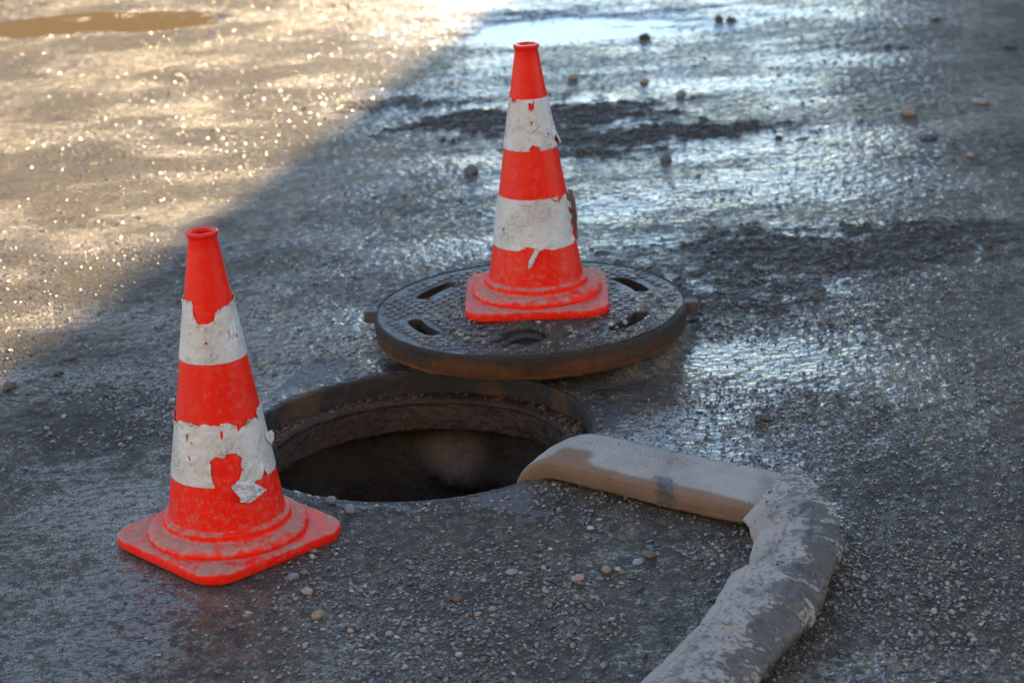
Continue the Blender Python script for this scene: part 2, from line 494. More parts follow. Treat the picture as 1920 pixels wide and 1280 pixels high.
def masks(x, y):
    """wet film and rough clod patches, both with a shape of their own"""
    n = fbm(x * 1.3, y * 1.9, 31, 4)
    wet = .42 + .58 * sstep(-.35, .65, fbm(x * 2.6, y * 4.2, 33, 4) * .6 + n * .5)
    # slick film behind the cover, and at the lower left
    wet = np.maximum(wet, sstep(.9, .2, np.hypot((x + .62) / .34, (y - 2.72) / .42)) * .75)
    wet = np.maximum(wet, sstep(1.0, .4, np.hypot((x - .5) / .9, (y - 5.0) / .75)) * (.6 + .4 * n))
    wet = np.maximum(wet, sstep(1.1, .5, np.hypot((x - .85) / .5, (y - 3.75) / .35)) * (.5 + .35 * n))
    for (px, py, a, b) in PUDDLES:
        wet = np.maximum(wet, sstep(1.5, .9, np.hypot((x - px) / a, (y - py) / b)))
    gr = np.maximum(sstep(1.0, .5, np.hypot((x - .02) / .55, (y - 2.85) / .42)), sstep(1.1, .5, np.hypot((x - .62) / .4, (y - 2.75) / .4)))
    wet = wet * (1 - .55 * gr)
    cl = np.zeros_like(x)
    m1 = .8 * fbm(x * 5 + 3, y * 7, 55, 3) + .9 * fbm(x * 19, y * 24, 57, 3)
    for (cx, cy, a, b, k) in ((.10, 5.78, .42, .22, 1.0), (.42, 5.50, .40, .12, .9), (.22, 5.32, .18, .10, .8), (.75, 4.35, .55, .22, .75), (.38, 4.05, .25, .16, .7),
                              (-.35, 6.05, .35, .10, .6), (1.25, 5.05, .3, .25, .35), (.60, 3.25, .25, .3, .35), (-.75, 3.55, .28, .22, .55)):
        cl = np.maximum(cl, k * sstep(1.15, .35, np.hypot((x - cx) / a, (y - cy) / b) - .55 * m1))
    wet = wet * (1 - .8 * cl)
    return np.clip(wet, 0, 1), np.clip(cl, 0, 1)

def gh(x, y):
    x = np.asarray(x, float); y = np.asarray(y, float)
    wet, cl = masks(x, y)
    near = sstep(30, 12, np.hypot(x, y - 4))
    lo = .006 * fbm(x * .9, y * .9, 1, 2) + .003 * perlin(x * 2.2, y * 2.2, 5)
    # tyre and shovel drags run across the yard
    xs, ys = x * .97 + y * .25, y * .97 - x * .25
    st = sstep(4.0, 4.8, y)
    drag = .0021 * fbm(xs * 2.4, ys * 8.0, 9, 3) + .0008 * fbm(x * 7, y * 20, 12, 2)
    rough = .0017 * fbm(x * 12, y * 12, 21, 3) + .0012 * fbm(x * 44, y * 44, 24, 2, .55)
    amp = 1.0 - .45 * wet
    h = lo + drag * (.25 + .75 * st) * (1 - .35 * wet) + rough * amp
    h = h + cl * (.003 + .0042 * fbm(x * 18, y * 20, 41, 3) + .0022 * perlin(x * 52, y * 52, 44))
    for (px, py, a, b) in PUDDLES:
        d = np.hypot((x - px) / a, (y - py) / b) + .5 * fbm(x * 3.1, y * 6, 61, 4)
        k = sstep(1.35, .6, d)
        h = h * (1 - .5 * k) - .0125 * k
    # level where the cone stands
    k = sstep(.27, .19, np.hypot(x - FC[0], y - FC[1]))
    h = h * (1 - k) + k * (-.001 + .25 * rough)
    # round the frame plate, whose edges stay just proud of the mud
    pdist = plate_d(x, y)
    k = sstep(.16, .02, pdist)
    h = h * (1 - .85 * k) + .002 * k
    k = sstep(.006, -.004, pdist)
    pl = .0012 + .0050 * sstep(-.15, .75, fbm(x * 9, y * 9, 77, 4)) + .0012 * perlin(x * 60, y * 60, 78)
    h = h * (1 - k) + k * pl
    # heap the cover lies on
    dc = np.hypot(x - COV[0], y - COV[1]); dh = np.hypot(x - HOLE[0], y - HOLE[1])
    k = sstep(.315, .245, dc) * sstep(.345, .46, dh)
    h = h * (1 - k) + k * .033
    return h * near

def steps(a, b, s0, s1):
    v = [a]
    while v[-1] < b:
        f = (v[-1] - a) / (b - a); v.append(v[-1] + s0 + (s1 - s0) * f)
    return v

def outward(v, s, lim, sign):
    o = []; p = v
    while abs(p) < lim:
        s *= 1.28; p += sign * s; o.append(p)
    return o

xs = steps(-2.15, 2.05, .0072, .0072); ys = steps(2.25, 8.6, .0052, .0115)
X = np.array(sorted(outward(xs[0], .007, 420, -1)) + xs + outward(xs[-1], .007, 420, 1))
Y = np.array(sorted(outward(ys[0], .006, 420, -1)) + ys + outward(ys[-1], .012, 520, 1))
ny, nx = len(Y), len(X)
GX, GY = np.meshgrid(X, Y)
vid = np.arange(nx * ny).reshape(ny, nx)
quads = np.stack([vid[:-1, :-1], vid[:-1, 1:], vid[1:, 1:], vid[1:, :-1]], 2)
i0, i1 = np.searchsorted(X, HOLE[0] - .40), np.searchsorted(X, HOLE[0] + .40)
j0, j1 = np.searchsorted(Y, HOLE[1] - .40), np.searchsorted(Y, HOLE[1] + .40)
keep = np.ones((ny - 1, nx - 1), bool); keep[j0:j1, i0:i1] = False
qk = quads[keep]
loop = np.concatenate([vid[j0, i0:i1], vid[j0:j1, i1], vid[j1, i1:i0:-1], vid[j1:j0:-1, i0]])
bx, by = GX.ravel()[loop], GY.ravel()[loop]
ang = np.arctan2(by - HOLE[1], bx - HOLE[0])
R_IN = .3065 + .0035 * fbm(ang * 6.0, ang * 0 + 2.0, 71, 3)
inx, iny = HOLE[0] + R_IN * np.cos(ang), HOLE[1] + R_IN * np.sin(ang)
NR = 24; NB = len(loop)
pv = []
for k in range(1, NR + 1):
    t = k / NR
    pv.append(np.stack([bx + (inx - bx) * t, by + (iny - by) * t], 1))
pxy = np.concatenate(pv)
gxy = np.concatenate([np.stack([GX.ravel(), GY.ravel()], 1), pxy])
gz = gh(gxy[:, 0], gxy[:, 1])
base = nx * ny
ringid = np.concatenate([loop[None], base + np.arange(NR * NB).reshape(NR, NB)])
skirt = base + NR * NB + np.arange(NB)
gv = np.concatenate([np.c_[gxy, gz], np.c_[inx, iny, np.full(NB, -.03)]])
ringid = np.concatenate([ringid, skirt[None]])
a, b = ringid[:-1], ringid[1:]
pq = np.stack([a, np.roll(a, -1, 1), np.roll(b, -1, 1), b], 2).reshape(-1, 4)
me = np_mesh('ground', gv, [qk, pq])
wet, cl = masks(gv[:, 0], gv[:, 1])
fattr(me, 'wet', wet); fattr(me, 'clod', cl)
ground = tag(obj('ground', me, M['ground']), kind='structure')

# puddles: level water in the hollows, shorelines where the mud rises through
for k, (px, py, a, b) in enumerate(PUDDLES):
    n = 64; an = np.linspace(0, 2 * np.pi, n, endpoint=False)
    rr = 1.75
    v = np.concatenate([[[px, py, 0]], np.c_[px + a * rr * np.cos(an), py + b * rr * np.sin(an), np.zeros(n)]])
    v[:, 2] = (-.0118, -.0115, -.0121)[k]
    f = np.array([(0, 1 + i, 1 + (i + 1) % n) for i in range(n)])
    tag(obj('puddle_water', np_mesh('puddle_water', v, [f]), M['water']), kind='structure')

# ------------------------------------------------------------------ building beyond the frame that throws the shade
sh = Vector((.03, 7.68, 0)); sd = Vector((math.sin(SUN_AZ), math.cos(SUN_AZ), 0))
corner = sh + sd * 13.5
bl = empty('building', corner, (0, 0, -SUN_AZ - math.radians(4)))
tag(bl, 'tall grey rendered building beyond the yard that throws the big shadow', 'building')
def box(name, x0, x1, y0, y1, z0, z1, mat, parent, bevel=0):
    bm = bmesh.new(); bmesh.ops.create_cube(bm, size=1)
    for v in bm.verts:
        v.co = Vector(((x0 + x1) / 2 + v.co.x * (x1 - x0), (y0 + y1) / 2 + v.co.y * (y1 - y0), (z0 + z1) / 2 + v.co.z * (z1 - z0)))
    if bevel: bmesh.ops.bevel(bm, geom=bm.edges[:], offset=bevel, segments=2, affect='EDGES')
    me = bpy.data.meshes.new(name); bm.to_mesh(me); bm.free()
    return obj(name, me, mat, parent)
mw = mat_plain('grey_render', (.20, .19, .18), (.26, .25, .235), 1.5, .8)
mf = mat_plain('window_frame_paint', (.5, .5, .48), (.55, .55, .53), 5, .5)
mg = mat_plain('window_glass', (.02, .025, .03), (.03, .035, .04), 2, .08)
mr = mat_plain('roof_edge', (.10, .095, .09), (.13, .125, .12), 3, .7)
box('wall', 0, 26, 0, 11, -.3, 19.2, mw, bl)
box('roof', .0, 26.3, -.0, 11.3, 19.2, 19.5, mr, bl)
for fl in range(6):
    for w in range(8):
        wx = 1.5 + w * 3.05; wz = 1.2 + fl * 3.05
        fr = box('window', wx, wx + 1.4, -.06, .02, wz, wz + 1.7, mf, bl)
        box('pane', wx + .08, wx + 1.32, -.075, -.055, wz + .08, wz + 1.62, mg, fr)

# added unseen brown building far left: blocks low sky, darkens the wet ground's reflection
wh = empty('blocking_building', (-1.2, 44, 0), (0, 0, math.radians(4)))
tag(wh, 'unseen long brown building added beyond the far left to darken ground reflections', 'building')
mb = mat_plain('brown_cladding', (.20, .125, .065), (.26, .165, .09), 2.0, .8)
box('wall', -48, 0, 0, 14, -.3, 15.0, mb, wh)
box('roof', -48.3, .3, -.3, 14.3, 15.0, 15.4, mr, wh)
for w in range(9):
    fr = box('window', -4.4 - w * 5.0, -2.2 - w * 5.0, -.06, .02, 9.0, 11.2, mf, wh)
    box('pane', -4.3 - w * 5.0, -2.3 - w * 5.0, -.075, -.055, 9.1, 11.1, mg, fr)

# added unseen pale building behind the camera; its sunlit front bounces warm light forward
hs = empty('bounce_building', (-22, -13, 0))
tag(hs, 'unseen pale plastered building added behind the viewpoint to bounce warm light', 'building')
mc = mat_plain('cream_plaster', (.48, .46, .44), (.54, .52, .50), 1.2, .85)
box('wall', 0, 44, -9, 0, -.3, 11.5, mc, hs)
box('roof', -.3, 44.3, -9.3, .35, 11.5, 11.8, mr, hs)
for fl in range(3):
    for w in range(9):
        wx = 2.4 + w * 4.7; wz = 1.4 + fl * 3.3
        fr = box('window', wx, wx + 1.5, -.02, .06, wz, wz + 1.7, mf, hs)
        box('pane', wx + .08, wx + 1.42, .055, .075, wz + .08, wz + 1.62, mg, fr)

# ------------------------------------------------------------------ manhole frame and shaft
mh = empty('manhole', (HOLE[0], HOLE[1], 0))
tag(mh, 'open round manhole with square iron frame, rusty seat ledge and dark shaft', 'manhole')
# square plate with the round opening
NP = 240; an = np.linspace(0, 2 * np.pi, NP, endpoint=False)
sq = PLATE_H / np.maximum(np.abs(np.cos(an)), np.abs(np.sin(an)))
sq = np.minimum(sq, PLATE_H * 1.37)
rings = []
for rad, z in ((np.full(NP, .3175), .0), (np.full(NP, .3175), .0022), (sq - .002, .0022), (sq, .0), (sq, -.05)):
    rings.append(np.c_[rad * np.cos(an + PLATE_A), rad * np.sin(an + PLATE_A), np.full(NP, z)])
v = np.concatenate(rings); q = []
for k in range(len(rings) - 1):
    i = np.arange(NP); i2 = (i + 1) % NP
    q.append(np.stack([k * NP + i, (k + 1) * NP + i, (k + 1) * NP + i2, k * NP + i2], 1))
obj('frame_plate', np_mesh('frame_plate', v, q, False), M['iron'], mh)
def wob(v, amp, f, seed):
    a = np.arctan2(v[:, 1], v[:, 0])
    n = fbm(np.cos(a) * f + v[:, 2] * 20, np.sin(a) * f + v[:, 2] * 13, seed, 3)
    k = 1 + amp * n / np.maximum(np.hypot(v[:, 0], v[:, 1]), .05)
    v[:, 0] *= k; v[:, 1] *= k
    return v
v, q = lathe([(.3180, -.045), (.3180, -.0005), (.3168, .0012), (.3022, .0012), (.3003, -.0004)] + [(.3003 - .0014 * k_ / 9, -.0004 - .0356 * k_ / 9) for k_ in range(1, 10)] + [(.2985, -.040), (.300, -.046)], 300, True)
v = wob(v, .0016, 38, 21)
obj('rim_ring', np_mesh('rim_ring', v, [q]), M['ironrim'], mh)
v, q = lathe([(.312, -.0385), (.285, -.0385), (.268, -.037), (.262, -.0395), (.261, -.048), (.312, -.048)], 160, True)
v = wob(v, .0035, 16, 3)
obj('seat_ledge', np_mesh('seat_ledge', v, [q]), M['ledge'], mh)
v, q = lathe([(.2625, -.0482)] + [(.2632 + (z_ + .05) * -.09, z_) for z_ in np.linspace(-.051, -.097, 12)] + [(.2715, -.101), (.280, -.104), (.34, -.106), (.34, -.0482)], 260, True)
v = wob(v, .005, 12, 5); v = wob(v, .0035, 40, 15)
obj('lower_ring', np_mesh('lower_ring', v, [q]), M['ring'], mh)
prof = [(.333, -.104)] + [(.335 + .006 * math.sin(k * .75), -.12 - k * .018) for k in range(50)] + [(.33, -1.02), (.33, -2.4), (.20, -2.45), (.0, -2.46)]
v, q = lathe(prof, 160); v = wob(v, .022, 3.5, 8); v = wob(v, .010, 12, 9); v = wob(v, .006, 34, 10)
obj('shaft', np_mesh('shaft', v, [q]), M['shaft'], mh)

# ------------------------------------------------------------------ pebbles: shared pieces
def ico(sub):
    bm = bmesh.new(); bmesh.ops.create_icosphere(bm, subdivisions=sub, radius=1)
    v = np.array([x.co[:] for x in bm.verts]); f = np.array([[y.index for y in x.verts] for x in bm.faces]); bm.free()
    return v, f
ICO1, ICO2 = ico(1), ico(2)
OCT = (np.array([(1, 0, 0), (0, 1, 0), (-1, 0, 0), (0, -1, 0), (.15, .1, 1), (0, 0, -.6), (.7, .7, .15), (-.7, -.7, .15)], float),
       np.array([(0, 6, 4), (6, 1, 4), (1, 2, 4), (2, 7, 4), (7, 3, 4), (3, 0, 4)]))

def scatter_mesh(name, x, y, z, r, sub, flat=(.45, .8), smooth=False):
    V, F = (OCT, ICO1, ICO2)[sub]
    n = len(x); nv = len(V)
    s = np.stack([rng.uniform(.8, 1.35, n), rng.uniform(.65, 1.0, n), rng.uniform(*flat, n)], 1) * r[:, None]
    P = V[None] * (1 + rng.normal(0, .15, (n, nv, 1))) * s[:, None]
    a = rng.uniform(0, 2 * np.pi, n); c, sn = np.cos(a)[:, None], np.sin(a)[:, None]
    tl = rng.normal(0, .3, n)[:, None]
    px = P[..., 0] * c - P[..., 1] * sn; py = P[..., 0] * sn + P[..., 1] * c; pz = P[..., 2] + px * tl * .6
    vv = np.stack([px + x[:, None], py + y[:, None], pz + z[:, None]], 2).reshape(-1, 3)
    ff = (F[None] + (np.arange(n) * nv)[:, None, None]).reshape(-1, 3)
    return np_mesh(name, vv, [ff], smooth)

def blocked(x, y, pad=0):
    d = np.hypot(x - HOLE[0], y - HOLE[1]) < .312 + pad
    c, s = math.cos(math.radians(45)), math.sin(math.radians(45))
    dx, dy = x - FC[0], y - FC[1]
    d |= np.maximum(np.abs(c * dx + s * dy), np.abs(-s * dx + c * dy)) < .137 + pad
    d |= (np.hypot(x - COV[0], y - COV[1]) < .30 + pad) & (np.hypot(x - HOLE[0], y - HOLE[1]) > .33)
    return d

def density(x, y):
    n = fbm(x * 3.2, y * 3.2, 91, 4)
    g = np.zeros_like(x)
    for (cx, cy, a, b, k) in ((.02, 2.92, .50, .36, 1.0), (.10, 2.62, .5, .3, .85), (-.20, 2.78, .22, .25, .8), (-.72, 3.62, .32, .24, .85), (-.45, 3.75, .35, .3, .6), (.62, 2.66, .32, .38, .95),
                              (.45, 3.35, .4, .3, .5), (.60, 4.0, .5, .3, .55), (-.3, 4.3, .8, .5, .40), (.8, 3.3, .5, .5, .35), (.4, 5.2, 1.4, .8, .22), (.3, 6.5, 2.0, 1.0, .10), (-1.0, 5.4, 1.0, 1.2, .18)):
        g = np.maximum(g, k * sstep(1.15, .45, np.hypot((x - cx) / a, (y - cy) / b)))
    g = np.maximum(g, .10)
    slick = sstep(1.0, .6, np.hypot((x + .68) / .33, (y - 2.85) / .45))
    return np.clip(g * (.75 + .9 * n), 0, 1) * (1 - .85 * slick)

def draw(n, x0, x1, y0, y1, pw=1.0):
    x = rng.uniform(x0, x1, n); y = rng.uniform(y0, y1, n)
    k = (rng.uniform(0, 1, n) < density(x, y) ** pw) & ~blocked(x, y)
    return x[k], y[k]

x, y = draw(105000, -1.15, 1.15, 2.3, 4.7, 1.0)
k = rng.uniform(0, 1, len(x)) < sstep(4.5, 3.6, y); x, y = x[k], y[k]
r = np.clip(rng.lognormal(math.log(.0023), .34, len(x)), .0013, .0048)
x = x[:44000]; y = y[:44000]; r = r[:44000]
tag(obj('grit', scatter_mesh('grit', x, y, gh(x, y) + r * .22, r, 1, (.32, .6)), M['pebble']), 'fine wet grit strewn over the muddy ground', 'grit', kind='stuff')
x, y = draw(9000, -1.15, 1.15, 2.3, 4.6, 1.4)
r = np.clip(rng.lognormal(math.log(.0036), .28, len(x)), .0026, .0060)
x = x[:3200]; y = y[:3200]; r = r[:3200]
tag(obj('gravel', scatter_mesh('gravel', x, y, gh(x, y) + r * .15, r, 2, (.45, .8), True), M['pebble']), 'small rounded gravel mixed into the wet mud', 'gravel', kind='stuff')
# crumbs of mud further back
n = 15000
x = rng.uniform(-2.1, 2.0, n); y = rng.uniform(3.9, 8.4, n)
nz = fbm(x * 1.7, y * 2.6, 97, 4); w_, c_ = masks(x, y)
k = (rng.uniform(0, 1, n) < np.clip(.20 + .8 * nz + .5 * c_, .06, 1)) & ~blocked(x, y)
x, y = x[k], y[k]
r = np.clip(rng.lognormal(math.log(.0036), .45, len(x)), .0016, .011)
tag(obj('mud_crumbs', scatter_mesh('mud_crumbs', x, y, gh(x, y) - r * .05, r, 1, (.25, .48)), M['clod']), 'dark crumbs of mud scattered over the wet yard', 'mud', kind='stuff')

n = 2600
an_ = rng.uniform(0, 2 * np.pi, n); rr_ = rng.uniform(.266, .297, n)
k = rng.uniform(0, 1, n) < np.clip(.45 + fbm(np.cos(an_) * 3, np.sin(an_) * 3, 301, 3), .05, 1)
x, y = rr_[k] * np.cos(an_[k]), rr_[k] * np.sin(an_[k]); r = np.clip(rng.lognormal(math.log(.0024), .4, len(x)), .0012, .006)
tag(obj('grit', scatter_mesh('grit', x, y, np.full(len(x), -.0375) + r * .2, r, 1), M['rustgrit'], mh), kind='stuff')

# added wet grains further back, thickest on the sunlit side for sun glints
n = 300000
x = rng.uniform(-2.15, 2.05, n); y = rng.uniform(3.7, 8.5, n)
nz = fbm(x * 2.3, y * 3.4, 397, 4)
k = (rng.uniform(0, 1, n) < np.clip(.36 + .55 * nz, .06, .85) * (.14 + .86 * sstep(.15, -.15, x - (y - 7.68) * .268 - .03))) & ~blocked(x, y)
x, y = x[k], y[k]
r = np.clip(rng.lognormal(math.log(.0031), .42, len(x)), .0015, .0075)
tag(obj('wet_gravel', scatter_mesh('wet_gravel', x, y, gh(x, y) + r * .02, r, 0, (.10, .30)), M['wetgrain']), 'wet grains of gravel pressed into the mud of the yard', 'gravel', kind='stuff')

n = 60000
x = rng.uniform(-.6, 1.7, n); y = rng.uniform(3.9, 6.2, n)
w_, c_ = masks(x, y)
k = (rng.uniform(0, 1, n) < np.clip(c_ - .3, 0, 1) * .75) & ~blocked(x, y)
x, y = x[k][:7000], y[k][:7000]
r = np.clip(rng.lognormal(math.log(.0046), .45, len(x)), .002, .013)
tag(obj('churned_mud', scatter_mesh('churned_mud', x, y, gh(x, y) + r * .1, r, 1, (.4, .75)), M['clod']), 'churned dark mud crumbs in patches around the rear cone', 'mud', kind='stuff')

# ------------------------------------------------------------------ single stones
def stone_mesh(name, sub, seed, rough=.13, flat=.62):
    V, F = ico(sub)
    rs = np.random.default_rng(seed)
    n = perlin(V[:, 0] * 1.3 + V[:, 2] * .9 + seed, V[:, 1] * 1.3 - V[:, 2] * .7, seed)
    n2 = perlin(V[:, 0] * 3.1 + V[:, 2] * 2 + seed, V[:, 1] * 3.1 - V[:, 2] * 1.7, seed + 5)
    P = V * (1 + rough * 1.6 * n + rough * .8 * n2)[:, None] * np.array([1.15, .85, flat])
    return np_mesh(name, P, [F])
def stone(name, x, y, r, mat, label, cat, seed, group=None, rough=.13, flat=.62, sub=3, z=None):
    if name == 'mud_clod': r *= .85; flat *= .75; rough *= 1.25
    o = obj(name, stone_mesh(name, sub, seed, rough, flat), M[mat])
    o.scale = (r, r, r); o.rotation_euler = (0, 0, seed * 1.7)
    o.location = (x, y, (float(gh(np.array([x]), np.array([y]))[0]) if z is None else z) + r * flat * .5)
    return tag(o, label, cat, group)
for a in [
    ('mud_clod', -.076, 5.163, .020, 'brown', 'brown clod lying alone just left of the cone on the cover', 'clod', 3, .28, .85),
    ('stone', 1.086, 5.555, .021, 'tan', 'largest tan stone lying in the shade at upper right', 'stone', 4, .16, .75),
    ('stone', 1.302, 5.663, .022, 'pink', 'flat pinkish stone near the right edge of the picture', 'stone', 5, .10, .34),
    ('stone', .428, 6.164, .014, 'tan', 'small tan stone in the shade right of the rear cone tip', 'stone', 6, .12, .7),
    ('stone', .226, 6.272, .015, 'tan', 'small tan stone nearest the tip of the rear cone', 'stone', 7, .12, .7),
    ('stone', .517, 5.95, .016, 'grey', 'grey stone at the edge of the dark mud patch', 'stone', 8, .16, .7),
    ('mud_clod', .484, 6.828, .017, 'clod', 'dark clod standing in the pale puddle behind the rear cone', 'clod', 9, .28, .9),
    ('mud_clod', .746, 7.051, .018, 'clod', 'bigger of two dark clods side by side at the far puddle', 'clod', 10, .28, .9),
    ('mud_clod', .782, 7.03, .015, 'clod', 'smaller of two dark clods side by side at the far puddle', 'clod', 11, .28, .9),
    ('stone', .409, 5.198, .017, 'brown', 'dark grey-brown stone right of the middle of the rear cone', 'stone', 12, .2, .6),
    ('mud_clod', 1.421, 6.822, .016, 'clod', 'dark clod at the upper right beyond the tan stone', 'clod', 13, .25, .6),
    ('mud_clod', 1.197, 6.459, .014, 'clod', 'round dark clod, one of a close pair at upper right', 'clod', 14, .2, .7),
    ('mud_clod', 1.240, 6.432, .018, 'clod', 'flat dark clod, one of a close pair at upper right', 'clod', 15, .2, .4),
    ('mud_clod', 1.546, 6.34, .020, 'clod', 'dark clod at the right edge near the top corner', 'clod', 16, .25, .6),
    ('mud_clod', 1.081, 5.271, .022, 'clod', 'low dark clod just below the largest tan stone', 'clod', 17, .3, .45),
    ('stone', 1.142, 5.061, .010, 'tan', 'small pale stone below the flat pinkish stone', 'stone', 18, .15, .7),
    ('mud_clod', .418, 3.375, .014, 'clod', 'dark clod lying behind the hose', 'clod', 19, .3, .75),
    ('stone', .619, 3.407, .0085, 'grey', 'small pointed grey stone on the slick ground right of the cover', 'stone', 20, .25, .9),
    ('stone', -.940, 3.764, .013, 'brown', 'round brown stone at the left edge of the picture', 'stone', 21, .12, .8),
    ('mud_clod', -.858, 3.914, .013, 'brown', 'brown clod near the shadow line at left', 'clod', 22, .28, .6),
    ('mud_clod', -.863, 3.829, .012, 'clod', 'dark clod just in front of the brown clod at left', 'clod', 23, .28, .6),
    ('stone', -.300, 3.128, .0085, 'grey', 'small grey pebble between cone base and manhole rim', 'stone', 24, .12, .8),
    ('stone', -.268, 3.090, .0105, 'grey', 'larger grey pebble touching the corner of the front cone base', 'stone', 25, .12, .8),
    ('stone', -.019, 2.839, .0085, 'blue', 'smooth blue-grey oval pebble in front of the manhole', 'stone', 26, .07, .5),
    ('stone', .118, 2.826, .0082, 'tan', 'shiny orange-tan pebble left of the hose', 'stone', 27, .07, .7),
    ('stone', .076, 2.800, .0088, 'pink', 'pale mottled pebble beside the orange-tan pebble', 'stone', 28, .16, .8),
    ('stone', -.098, 2.760, .0085, 'brown', 'reddish brown upright pebble in the middle of the gravel', 'stone', 29, .12, 1.0),
    ('stone', -.294, 2.729, .0088, 'tan', 'tan stone in the gravel at the lower left, nearest the camera', 'stone', 30, .18, .8),
    ('stone', -.315, 2.809, .0085, 'pink', 'pale pebble in front of the right side of the front cone', 'stone', 31, .12, .7),
    ('stone', -.340, 2.862, .0085, 'grey', 'dark grey pebble under the right edge of the front cone base', 'stone', 32, .14, .6),
    ('stone', .185, 2.865, .0085, 'brown', 'brown pebble below the middle of the hose', 'stone', 33, .12, .8),
    ('stone', .165, 2.850, .0095, 'blue', 'dark slate pebble near the inside of the hose bend', 'stone', 34, .12, .4),
]:
    n, x, y, r, mt, lb, ct, sd_, rg, fl = a
    stone(n, x, y, r, mt, lb, ct, sd_, None, rg, fl)

# pebbles one can pick out, sharing four shapes
pm = [stone_mesh('pebble_%d' % k, 2, 40 + k, .12, (.55, .7, .8, .45)[k]) for k in range(4)]
for q_ in pm: q_.materials.append(M['pebble'])
def pebbles(n, fx, label, group, rr, zf=None):
    c = 0
    while c < n:
        x, y = fx()
        if zf is None and bool(blocked(np.array([x]), np.array([y]), .006)[0]): continue
        o = bpy.data.objects.new('pebble', pm[random.randrange(4)]); col.objects.link(o)
        r = random.uniform(*rr)
        z = zf if zf is not None else float(gh(np.array([x]), np.array([y]))[0])
        o.scale = (r, r * random.uniform(.75, 1.1), r * random.uniform(.8, 1.1)); o.rotation_euler = (random.uniform(-.3, .3), random.uniform(-.3, .3), random.uniform(0, 6.3))
        o.location = (x, y, z + r * .18)
        tag(o, label, 'pebble', group); c += 1
pebbles(125, lambda: (random.gauss(.02, .23), random.gauss(2.80, .16)), 'small rounded pebble in the gravel between front cone and hose', 'pebbles in front of the manhole', (.0030, .0060))
pebbles(55, lambda: (random.gauss(-.72, .12), random.gauss(3.62, .10)), 'small pebble in the gravel left of the front cone', 'pebbles left of the front cone', (.0032, .0062))
pebbles(45, lambda: (random.gauss(.60, .10), random.gauss(2.62, .14)), 'small pebble in the gravel right of the hose', 'pebbles right of the hose', (.0030, .0060))
def cover_spot():
    while True:
        x = COV[0] + random.gauss(.01, .12); y = COV[1] + random.gauss(-.19, .035)
        if math.hypot(x - COV[0], y - COV[1]) < .275 and y < RC[1] - .145 and math.hypot(x - COV[0] + .013, y - COV[1] + .19) > .045: return x, y
pebbles(34, cover_spot, 'small pebble on the manhole cover in front of the cone', 'pebbles on the cover', (.0042, .0078), COV_Z + .001)

# ------------------------------------------------------------------ manhole cover
cv = empty('manhole_cover', (COV[0], COV[1], 0))
tag(cv, 'round cast iron manhole cover with rusty side lying beside the hole under a cone', 'manhole cover')
AX = math.radians(-5)
SLOTS = [AX + s for s in (math.radians(31), math.radians(-31), math.pi - math.radians(30), math.pi + math.radians(30))]
def slots_sdf(x, y):
    d = np.full(x.shape, 1e9)
    for s in SLOTS:
        a0, a1 = s - math.radians(10.5), s + math.radians(10.5)
        a = np.arctan2(y, x); a = (a - s + np.pi) % (2 * np.pi) - np.pi
        ac = np.clip(a, -math.radians(10.5), math.radians(10.5)) + s
        dd = np.hypot(x - .224 * np.cos(ac), y - .224 * np.sin(ac)) - .0145
        d = np.minimum(d, dd)
    return d
PK = (-.013, -.192)
def cover_field(x, y, rad):
    s = np.minimum(rad - np.hypot(x, y), slots_sdf(x, y))
    return np.minimum(s, np.hypot(x - PK[0], (y - PK[1])) - .041)
g = np.arange(-.30, .3001, .006)
U, V = np.meshgrid(g, g, indexing='ij')
pts, tris = clip_grid(U, V, cover_field(U, V, .2905))
z1 = COV_Z - .0022
me = thick_sheet('plate', pts, tris, np.c_[pts, np.full(len(pts), z1)], np.c_[pts, np.full(len(pts), z1 - .020)])
me.polygons.foreach_set('use_smooth', np.zeros(len(me.polygons), bool))
obj('plate', me, M['iron'], cv)
v, q = lathe([(.2885, COV_Z - .012), (.2885, COV_Z - .0022), (.2900, COV_Z - .0012), (.2940, COV_Z - .0010), (COV_R, COV_Z - .0030), (.2958, COV_Z - .012), (.2945, .050), (.2925, .036), (.2905, .0335), (.272, .0335), (.272, COV_Z - .023), (.280, COV_Z - .0235)], 180, True)
an_ = np.arctan2(v[:, 1], v[:, 0]); k_ = (v[:, 2] < .06) & (np.hypot(v[:, 0], v[:, 1]) > .285)
v[k_, 2] += .0020 * fbm(an_[k_] * 9, an_[k_] * 0 + 3, 4, 3)
ko_ = np.hypot(v[:, 0], v[:, 1]) > .2895
fk_ = 1 + .0035 * fbm(an_[ko_] * 14, v[ko_, 2] * 60, 6, 3)
v[ko_, 0] *= fk_; v[ko_, 1] *= fk_
obj('side_rim', np_mesh('side_rim', v, [q]), M['rust'], cv)
# tread studs, staggered like brickwork
bv = []; bq = []
pitch_x, pitch_y = .0205, .0165
row = 0; yy = -.285
while yy < .286:
    xx = -.29 + (row % 2) * pitch_x / 2
    while xx < .29:
        cx, cy = xx, yy
        w, d_ = pitch_x * .40, pitch_y * .37
        cr = np.array([(cx - w, cy - d_), (cx + w, cy - d_), (cx + w, cy + d_), (cx - w, cy + d_)])
        if np.all(cover_field(cr[:, 0], cr[:, 1], .286) > .004):
            hh = COV_Z + random.uniform(-.0007, .0002)
            n0 = len(bv)
            top = [(cx + (a_ - cx) * .86, cy + (b_ - cy) * .84) for a_, b_ in cr]
            bv += [(a_, b_, z1 - .0005) for a_, b_ in cr] + [(a_, b_, hh) for a_, b_ in top]
            bq += [(n0 + 4, n0 + 5, n0 + 6, n0 + 7)] + [(n0 + i, n0 + (i + 1) % 4, n0 + 4 + (i + 1) % 4, n0 + 4 + i) for i in range(4)]
        xx += pitch_x
    yy += pitch_y; row += 1
